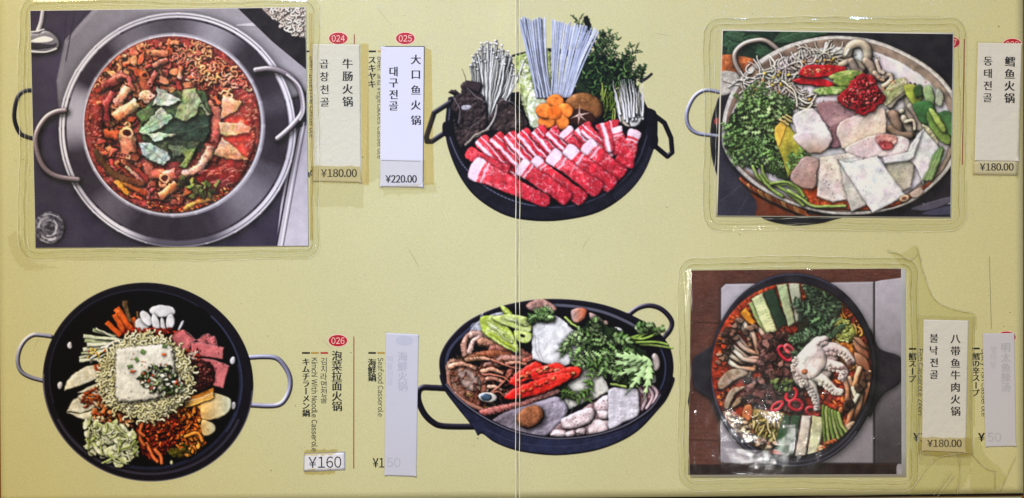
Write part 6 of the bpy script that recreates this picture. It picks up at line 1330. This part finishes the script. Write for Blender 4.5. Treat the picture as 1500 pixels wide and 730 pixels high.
    def photo(art, quad, brd, potword, plabel, name, label):
        q = np.array(quad, float); m = q.mean(0); g = q + np.sign(q - m) * brd
        root = link(name, None); tag(root, label, 'photo print')
        link('photo_paper', np_mesh('photo_paper', *slab(g, 8, 8, lambda x, y: zpage(x) + .0001, .0003), WHITE), root)
        ink(art(), root, lambda x, y: zpage(x) + .00045, GLOSS, potword, plabel); return root
    QA = [(46, 17), (448, 12), (452, 360), (54, 363)]; QC = [(1058, 46), (1394, 51), (1390, 318), (1050, 316)]; QF = [(1016, 398), (1324, 395), (1325, 697), (1012, 698)]
    r = photo(art_A, QA, .7, 'stainless_pot', 'steel pot of red offal stew topped with green perilla leaves', 'hot_pot_photo', 'photo print of red offal stew with green leaves in a steel pot')
    film(r, QA, 19, 1, 1., [(30, 372, 60, 30, 2, .0012), (38, 385, 60, 22, 1.5, .001), (95, 374, 80, 12, 1.5, .0006)])
    r = photo(art_C, QC, 1.7, 'steel_pot', 'round steel pot of cod, tofu, sprouts and greens', 'hot_pot_photo', 'photo print of white tofu, cod and red pepper paste in a steel pot')
    film(r, QC, 22, 2, 1.)
    r = photo(art_F, QF, 1.0, 'black_stone_pot', 'black stone pot with a whole octopus, beef and courgette', 'hot_pot_photo', 'photo print of a whole octopus in a round black pot')
    film(r, QF, 21, 3, .9, [(1290, 625, -60, 24, 4, .00034), (1322, 642, -50, 14, 3, .0003), (1095, 605, 40, 30, 6, .0004), (1118, 630, 10, 20, 5, .0004), (1225, 575, 5, 16, 5, .0005), (1014, 585, 90, 14, 4, .0004), (1338, 500, 88, 26, 3, .0004), (1090, 652, 5, 26, 2, .0003), (1185, 392, 10, 18, 3, .0004)])
    # ---- price slips
    SLIP = surf('slip_paper_white', 'dcdbd9', rough=.6, spec=.3, grain=.06, gs=1300, bump=.8, bs=260, blotch=.03, bd=.0005); SLIPB = surf('slip_paper_bluish', 'd2d1da', rough=.55, spec=.35, grain=.04, gs=1500, bump=.4, bs=1500, blotch=.02)
    THIN = surf('slip_paper_thin_grey', 'c2c1c6', rough=.6, grain=.08, gs=2000, bump=.7, bs=1500, blotch=.02, bd=.00012); SLIPY = surf('slip_paper_yellowed', 'd8d6c8', rough=.6, grain=.1, gs=1300, bump=.8, bs=300, blotch=.05, bd=.0004)
    TAPE = film_mat('yellowed_tape', 'f5efd6', haze=.1, rough=.15, hz='d8cc98'); TAPEC = film_mat('clear_tape', 'fbfaf4', haze=.02, gl=.035, rough=.1)
    def crumple(amp, seed, lo=0.):
        def f(X, Y):
            i = (np.abs(Y * 2).astype(int) + seed * 77) % 1024; j = (np.abs(X * 2).astype(int) + seed * 31) % 1024
            return zpage(X) + .00013 + amp * (NZ[64][i, j] * .6 + NZ[32][i, j] * .4)
        return f
    def slip(quad, mat, label, amp=.0003, seed=1, name='price_slip', cat='price slip', group=None):
        root = link(name, None); tag(root, label, cat, group)
        zc_ = crumple(amp, seed); cq = [(quad[2], .0007, 2.5), (quad[3], .0006, 2.2), (quad[seed % 2], .0006, 2.5)]
        def zf(X, Y):
            z_ = zc_(X, Y)
            for (px, py), hh, rr in cq: z_ = z_ + hh * np.exp(-np.hypot(X - px, Y - py) / rr)
            return z_
        link('slip_paper', np_mesh('slip_paper', *slab(quad, 32, 90, zf, .00008), mat, smooth=False), root)
        return root
    ZS = .00013 + .00008 + .00003
    def over(root, quad, mat=TAPEC, name='clear_tape', z=.0004, nx=20, ny=50, seed=3, amp=.0002, jagged=0):
        q = np.array(quad, float); rj = np.random.RandomState(seed)
        u = np.linspace(0, 1, nx + 1)[None, :, None]; v = np.linspace(0, 1, ny + 1)[:, None, None]
        P = (q[0] * (1 - u) + q[1] * u) * (1 - v) + (q[3] * (1 - u) + q[2] * u) * v
        if jagged: P[0, :, 1] += rj.randn(nx + 1) * jagged; P[-1, :, 1] += rj.randn(nx + 1) * jagged; P[:, 0, 0] += rj.randn(ny + 1) * jagged * .4; P[:, -1, 0] += rj.randn(ny + 1) * jagged * .4
        X, Y = P[..., 0].ravel(), P[..., 1].ravel(); e = np.minimum(np.minimum(u, 1 - u) * nx, np.minimum(v, 1 - v) * ny)[..., 0].ravel()
        zz = zpage(X) + z + amp * NZ[32][(np.abs(Y * 3).astype(int) + seed * 97) % 1024, (np.abs(X * 3).astype(int)) % 1024]
        idx = np.arange(X.size).reshape(ny + 1, nx + 1); F = np.stack([idx[:-1, :-1], idx[1:, :-1], idx[1:, 1:], idx[:-1, 1:]], -1).reshape(-1, 4)
        return link(name, np_mesh(name, np.stack([(X - 750) * U, (365 - Y) * U, zz], 1), F, mat, smooth=True), root)
    S = lambda amp: ZS + amp * .8
    # 024
    a = .0001
    s = slip([(457.5, 65), (527.5, 66), (529.5, 268), (459, 266)], SLIPY, 'yellowed price slip below badge 024 beside the red stew photo, reading 180.00', a, 1)
    text('곱창천골', 475.3, 94.5, 14.8, SOFT, s, S(a), 'slip_text', pitch=18.6, bold=.03, rot=-1); text('牛肠火锅', 509.7, 94, 15.8, BLACK, s, S(a), 'slip_text', pitch=18.5, bold=.04); text('¥180.00', 497, 254, 15.5, BLACK, s, S(a), 'price_text', 'h', fit=52, bold=.032)
    over(s, [(454, 63), (530, 64), (532, 270), (456, 270)], seed=5)
    over(s, [(456, 243), (528, 244), (531, 268), (458, 267)], TAPE, 'old_tape', .0005, 12, 5, 19, .0002, .5)
    s2 = slip([(558, 69), (622, 69), (620, 275), (557, 274)], SLIPB, 'clean white price slip below badge 025, reading 220.00', a, 2)
    text('大口鱼火锅', 609.5, 88, 15.3, BLACK, s2, S(a), 'slip_text', pitch=22.2, bold=.035); text('대구전골', 576.8, 105.5, 15.3, BLACK, s2, S(a), 'slip_text', pitch=16.8, bold=.032); text('¥220.00', 588, 262.5, 14.5, BLACK, s2, S(a) + .0001, 'price_text', 'h', fit=45, bold=.035)
    flat_poly('slip_edge_line', [(557.6, 68.6), (622.4, 68.6), (622.4, 69.6), (557.6, 69.6)], S(a) - .00003, SOFT, s2); flat_poly('slip_edge_line', [(621.4, 69.4), (622.2, 69.4), (620.3, 275), (619.6, 275)], S(a) - .00003, SOFT, s2)
    flat_poly('slip_fold', [(559, 235), (616, 236.4), (616, 237.2), (559, 236)], S(a) - .00003, surf('crease_grey', '8c8c98', bump=0), s2)
    over(s2, [(556, 234), (624, 235), (624, 279), (555, 278)], seed=6, nx=16, ny=10)
    s3 = slip([(565.5, 487.5), (613.5, 489.8), (610, 697.8), (563.6, 696.3)], THIN, 'blank grey paper strip covering old writing beside Seafood Casserole', a, 3, 'paper_strip', 'paper strip')
    flat_poly('showing_through_badge', [(593 + 13 * math.cos(t), 499 + 7.5 * math.sin(t)) for t in np.linspace(0, 2 * math.pi, 20, endpoint=False)], S(a) - .00004, GHOST2, s3); text('海鮮火锅', 590, 522, 15, GHOST, s3, S(a), 'showing_through_text', pitch=14.5, bold=.032); text('해물전골', 571.5, 526, 11, GHOST2, s3, S(a), 'showing_through_text', pitch=11); text('50', 577, 677, 18, GHOST, s3, S(a), 'showing_through_text', 'h', fit=20)
    s4 = link('price_label', None); tag(s4, 'small white price label reading 160 taped under Kimchi With Noodle Casserole', 'price label')
    over(s4, [(447, 659), (496, 657.5), (492, 665), (446, 668)], TAPE, 'old_tape', .00025, 12, 3, 7, .0001, .8); over(s4, [(446, 688), (492, 687), (491, 694), (447, 695)], TAPE, 'old_tape', .00025, 12, 3, 8, .0001, .8)
    link('label_paper', np_mesh('label_paper', *slab([(446.5, 664), (505.7, 661.8), (505.7, 687.8), (445.5, 690.4)], 12, 6, crumple(a, 4), .00008), SLIP), s4)
    text('¥160', 476.5, 676.6, 22, SOFT, s4, S(a), 'price_text', 'h', fit=48, rot=-.6)
    for qd in ([(446.3, 663.6), (505.9, 661.4), (505.9, 662.2), (446.3, 664.4)], [(445.5, 689.8), (505.7, 687.3), (505.7, 688), (445.5, 690.6)], [(505, 661.6), (505.8, 661.6), (505.8, 688), (505, 688)], [(446, 664), (446.7, 664), (446, 690), (445.4, 690)]): flat_poly('label_border', qd, S(a) - .00003, surf('crease_grey', '8c8c98', bump=0), s4)
    s5 = slip([(1431, 63.5), (1495.5, 64.5), (1490.5, 237), (1426, 236)], SLIP, 'wrinkled price slip in the top right corner, reading 180.00 on a yellowed end', .0002, 5)
    b = .0002
    link('slip_end', np_mesh('slip_end', *slab([(1425.5, 236), (1490.5, 237), (1489, 257.5), (1424.5, 256.6)], 10, 4, crumple(a, 6), .00008), surf('slip_paper_stained', 'c9c3a2', rough=.5, grain=.06, bump=.5)), s5)
    text('동태전골', 1445.8, 90.5, 14.8, BLACK, s5, S(b), 'slip_text', pitch=17.8, bold=.03, rot=.8); text('鳕鱼火锅', 1477.8, 91, 15.8, BLACK, s5, S(b), 'slip_text', pitch=17.8, bold=.04, rot=.8); text('¥180.00', 1458.5, 245, 14.5, BLACK, s5, S(a), 'price_text', 'h', fit=49, bold=.032)
    over(s5, [(1428, 61), (1498, 62), (1492, 260), (1422, 259)], seed=9)
    s6 = slip([(1351.5, 468), (1417.4, 469.5), (1413, 663), (1349, 660)], SLIP, 'price slip right of the octopus photo, reading 180.00', .0002, 6)
    text('불낙전골', 1366.7, 495.5, 14.3, BLACK, s6, S(b), 'slip_text', pitch=17.7, bold=.032); text('八带鱼牛肉火锅', 1398.2, 496.5, 14.8, BLACK, s6, S(b), 'slip_text', pitch=17.6, bold=.032); text('¥180.00', 1382, 649, 14.5, BLACK, s6, S(b), 'price_text', 'h', fit=50, bold=.032)
    over(s6, [(1346, 462), (1426, 464), (1422, 682), (1342, 680)], seed=10)
    over(s6, [(1345, 640), (1420, 641), (1424, 668), (1343, 666)], TAPE, 'old_tape', .0005, 12, 5, 20, .0002, .5)
    s7 = slip([(1438, 488.5), (1484.3, 487.8), (1487, 653.3), (1442, 654.3)], THIN, 'blank grey paper strip at the right edge half hiding a red badge', a, 7, 'paper_strip', 'paper strip')
    text('明太鱼辣汤', 1472, 509, 14.5, GHOST, s7, S(a), 'showing_through_text', pitch=14.5, bold=.032); text('명태탕', 1454, 512, 11, GHOST2, s7, S(a), 'showing_through_text', pitch=11); text('50', 1455, 640, 17, GHOST, s7, S(a), 'showing_through_text', 'h', fit=20)
    # ---- loose tape and residue
    RES = film_mat('adhesive_residue', 'f9f1dc', gl=.02, haze=.03, rough=.3, hz='c0a868'); BIG = film_mat('greenish_tape', 'fafaf0', gl=.035, haze=.02, rough=.1, hz='c8c88c')
    def tape(quad, mat, label, seed, jag_=.8, nx=10, ny=40, z=.0003, nm='tape_patch', amp=.00015):
        o = over(None, quad, mat, nm, z, nx, ny, seed, amp, jag_); tag(o, label, 'tape'); return o
    tape([(529.5, 64), (540, 66), (541, 272), (531, 270)], RES, 'thin yellow tape residue strip along the 024 price slip', 11, .5, 4)
    tape([(622, 70), (632, 74), (636, 270), (621, 272)], RES, 'yellow tape residue strip between the 025 price slip and the beef pot', 12, .5, 4)
    tape([(453, 20), (458, 20), (460, 352), (455, 352)], RES, 'narrow yellow residue strip along the right side of the red stew photo', 13, .3, 3)
    tape([(540, 110), (556, 90), (556, 262), (536, 270)], TAPEC, 'curved clear tape scrap between the two left price slips', 14, 1.)
    tape([(460, 270), (534, 268), (532, 304), (462, 302)], TAPEC, 'dirty clear tape scrap just below the 024 price slip', 15, 1., 14, 10)
    tape([(560, 274), (640, 268), (640, 282), (562, 286)], TAPEC, 'clear tape scrap just below the 025 price slip', 16, 1., 14, 5)
    tape([(1497, 66), (1494, 66), (1486, 262), (1491, 262)], TAPEC, 'thin clear tape edge at the top right price slip', 17, .3, 3)
    # big torn piece running from above the octopus photo down to the bottom edge
    def torn(outline, mat, label, z, seed, amp=.0003):
        st = 3.; p = np.array(outline, float); p = spline(p.astype(np.float32), True, 4); x0, y0 = p.min(0) - 3; x1, y1 = p.max(0) + 3
        nx, ny = int((x1 - x0) / st), int((y1 - y0) / st); X, Y = np.meshgrid(np.linspace(x0, x1, nx + 1), np.linspace(y0, y1, ny + 1))
        cv = Canvas.__new__(Canvas); D = Canvas.sdf(cv, ((p - (x0, y0)) / st).astype(np.float32), (0, 0, nx + 1, ny + 1), 4) * st
        Z = z + amp * NZ[32][np.ix_((np.arange(ny + 1) * 3 + seed * 40) % 1024, (np.arange(nx + 1) * 3 + seed * 60) % 1024)] + .00005 * np.exp(-((D - 4) / 3) ** 2)
        idx = np.arange(X.size).reshape(X.shape); F = np.stack([idx[:-1, :-1], idx[1:, :-1], idx[1:, 1:], idx[:-1, 1:]], -1)[D[:-1, :-1] > 0]; u, inv = np.unique(F, return_inverse=True)
        o = link('torn_tape', np_mesh('torn_tape', np.stack([(X.ravel()[u] - 750) * U, (365 - Y.ravel()[u]) * U, zpage(X.ravel()[u]) + Z.ravel()[u]], 1), inv.reshape(-1, 4), mat, smooth=True)); tag(o, label, 'tape'); return o
    torn([(1298, 366), (1320, 372), (1342, 360), (1352, 400), (1366, 436), (1392, 452), (1422, 458), (1430, 470), (1424, 520), (1426, 600), (1420, 690), (1396, 718), (1350, 720), (1332, 716), (1334, 600), (1332, 420), (1326, 396)], BIG, 'large greenish torn tape piece between the octopus photo and its price slip', .00003, 21, .00003)
    torn([(1430, 640), (1444, 668), (1462, 684), (1470, 700), (1452, 716), (1422, 716), (1424, 660)], BIG, 'small torn tape scrap at the foot of the rightmost paper strip', .00003, 22, .00003)
    torn([(20, 340), (30, 345), (50, 382), (95, 386), (60, 392), (30, 388), (14, 356)], TAPEC, 'wrinkled clear tape corner at the lower left of the red stew photo', .0003, 23, .0008)
    # hair-thin scuffs in the coating
    r = np.random.RandomState(8); SC = surf('scuff_pale', 'd6d2ac', bump=0); SD = surf('scuff_dull', 'a39d72', bump=0)
    for m_ in (SC, SD):
        V = []; F = []
        for _ in range(34):
            x, y = r.rand() * 1460 + 15, r.rand() * 690 + 10; a = r.rand() * 6.3; L = 6 + 34 * r.rand() ** 2; kx = (r.rand() - .5) * .04; wd = .25 + .25 * r.rand(); st = []
            for t in range(7): st.append((x, y)); x += L / 6 * math.cos(a); y += L / 6 * math.sin(a); a += kx * L / 6
            for t, (X_, Y_) in enumerate(st):
                k_ = wd * math.sin(math.pi * (t + .4) / 6.8); V += [(*W2(X_ - k_ * math.sin(a), Y_ + k_ * math.cos(a)), float(zpage(X_)) + .00003), (*W2(X_ + k_ * math.sin(a), Y_ - k_ * math.cos(a)), float(zpage(X_)) + .00003)]
            n = len(V) - 14; F += [[n + 2 * t, n + 2 * t + 1, n + 2 * t + 3, n + 2 * t + 2] for t in range(6)]
        me = bpy.data.meshes.new('scuffs'); me.from_pydata(V, [], F); me.materials.append(m_); o = link('scuffs', me, page); o['kind'] = 'stuff'
    # raised wrinkles in the tape
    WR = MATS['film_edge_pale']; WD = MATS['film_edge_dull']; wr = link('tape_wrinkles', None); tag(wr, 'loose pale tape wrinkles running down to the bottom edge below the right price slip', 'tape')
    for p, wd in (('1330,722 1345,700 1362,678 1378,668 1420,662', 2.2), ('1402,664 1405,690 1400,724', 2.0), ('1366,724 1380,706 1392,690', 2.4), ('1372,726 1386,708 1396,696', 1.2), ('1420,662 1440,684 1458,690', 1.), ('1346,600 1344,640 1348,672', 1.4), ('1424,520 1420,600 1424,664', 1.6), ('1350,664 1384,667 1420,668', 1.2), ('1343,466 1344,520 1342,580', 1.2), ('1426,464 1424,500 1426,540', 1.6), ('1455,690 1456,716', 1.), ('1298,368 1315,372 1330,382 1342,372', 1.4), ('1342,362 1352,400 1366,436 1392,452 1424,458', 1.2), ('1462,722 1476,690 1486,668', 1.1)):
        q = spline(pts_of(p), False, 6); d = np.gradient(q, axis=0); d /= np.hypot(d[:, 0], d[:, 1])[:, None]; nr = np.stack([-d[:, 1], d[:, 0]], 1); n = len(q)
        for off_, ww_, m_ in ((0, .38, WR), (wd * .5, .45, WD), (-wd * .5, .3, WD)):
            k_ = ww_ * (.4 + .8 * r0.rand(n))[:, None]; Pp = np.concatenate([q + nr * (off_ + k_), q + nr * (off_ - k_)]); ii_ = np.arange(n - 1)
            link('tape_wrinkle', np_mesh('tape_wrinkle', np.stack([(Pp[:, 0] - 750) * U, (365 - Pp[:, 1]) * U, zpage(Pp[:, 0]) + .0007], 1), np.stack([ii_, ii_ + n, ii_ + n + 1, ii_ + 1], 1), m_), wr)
    # ink specks and grime on the page
    r = np.random.RandomState(3); DK = surf('grime', '4c4630', bump=0); V = []; F = []
    for _ in range(150):
        x, y = r.rand() * 1480 + 8, r.rand() * 700 + 8; s = .35 + .5 * r.rand() ** 3; n = len(V)
        for t in range(6): V.append((*W2(x + s * math.cos(t * 1.047) * (1 + r.rand()), y + s * math.sin(t * 1.047)), float(zpage(x)) + .00004))
        F.append([n + 5 - t for t in range(6)])
    me = bpy.data.meshes.new('grime_specks'); me.from_pydata(V, [], F); me.materials.append(DK); o = link('grime_specks', me, page); o['kind'] = 'stuff'
if bpy: build()
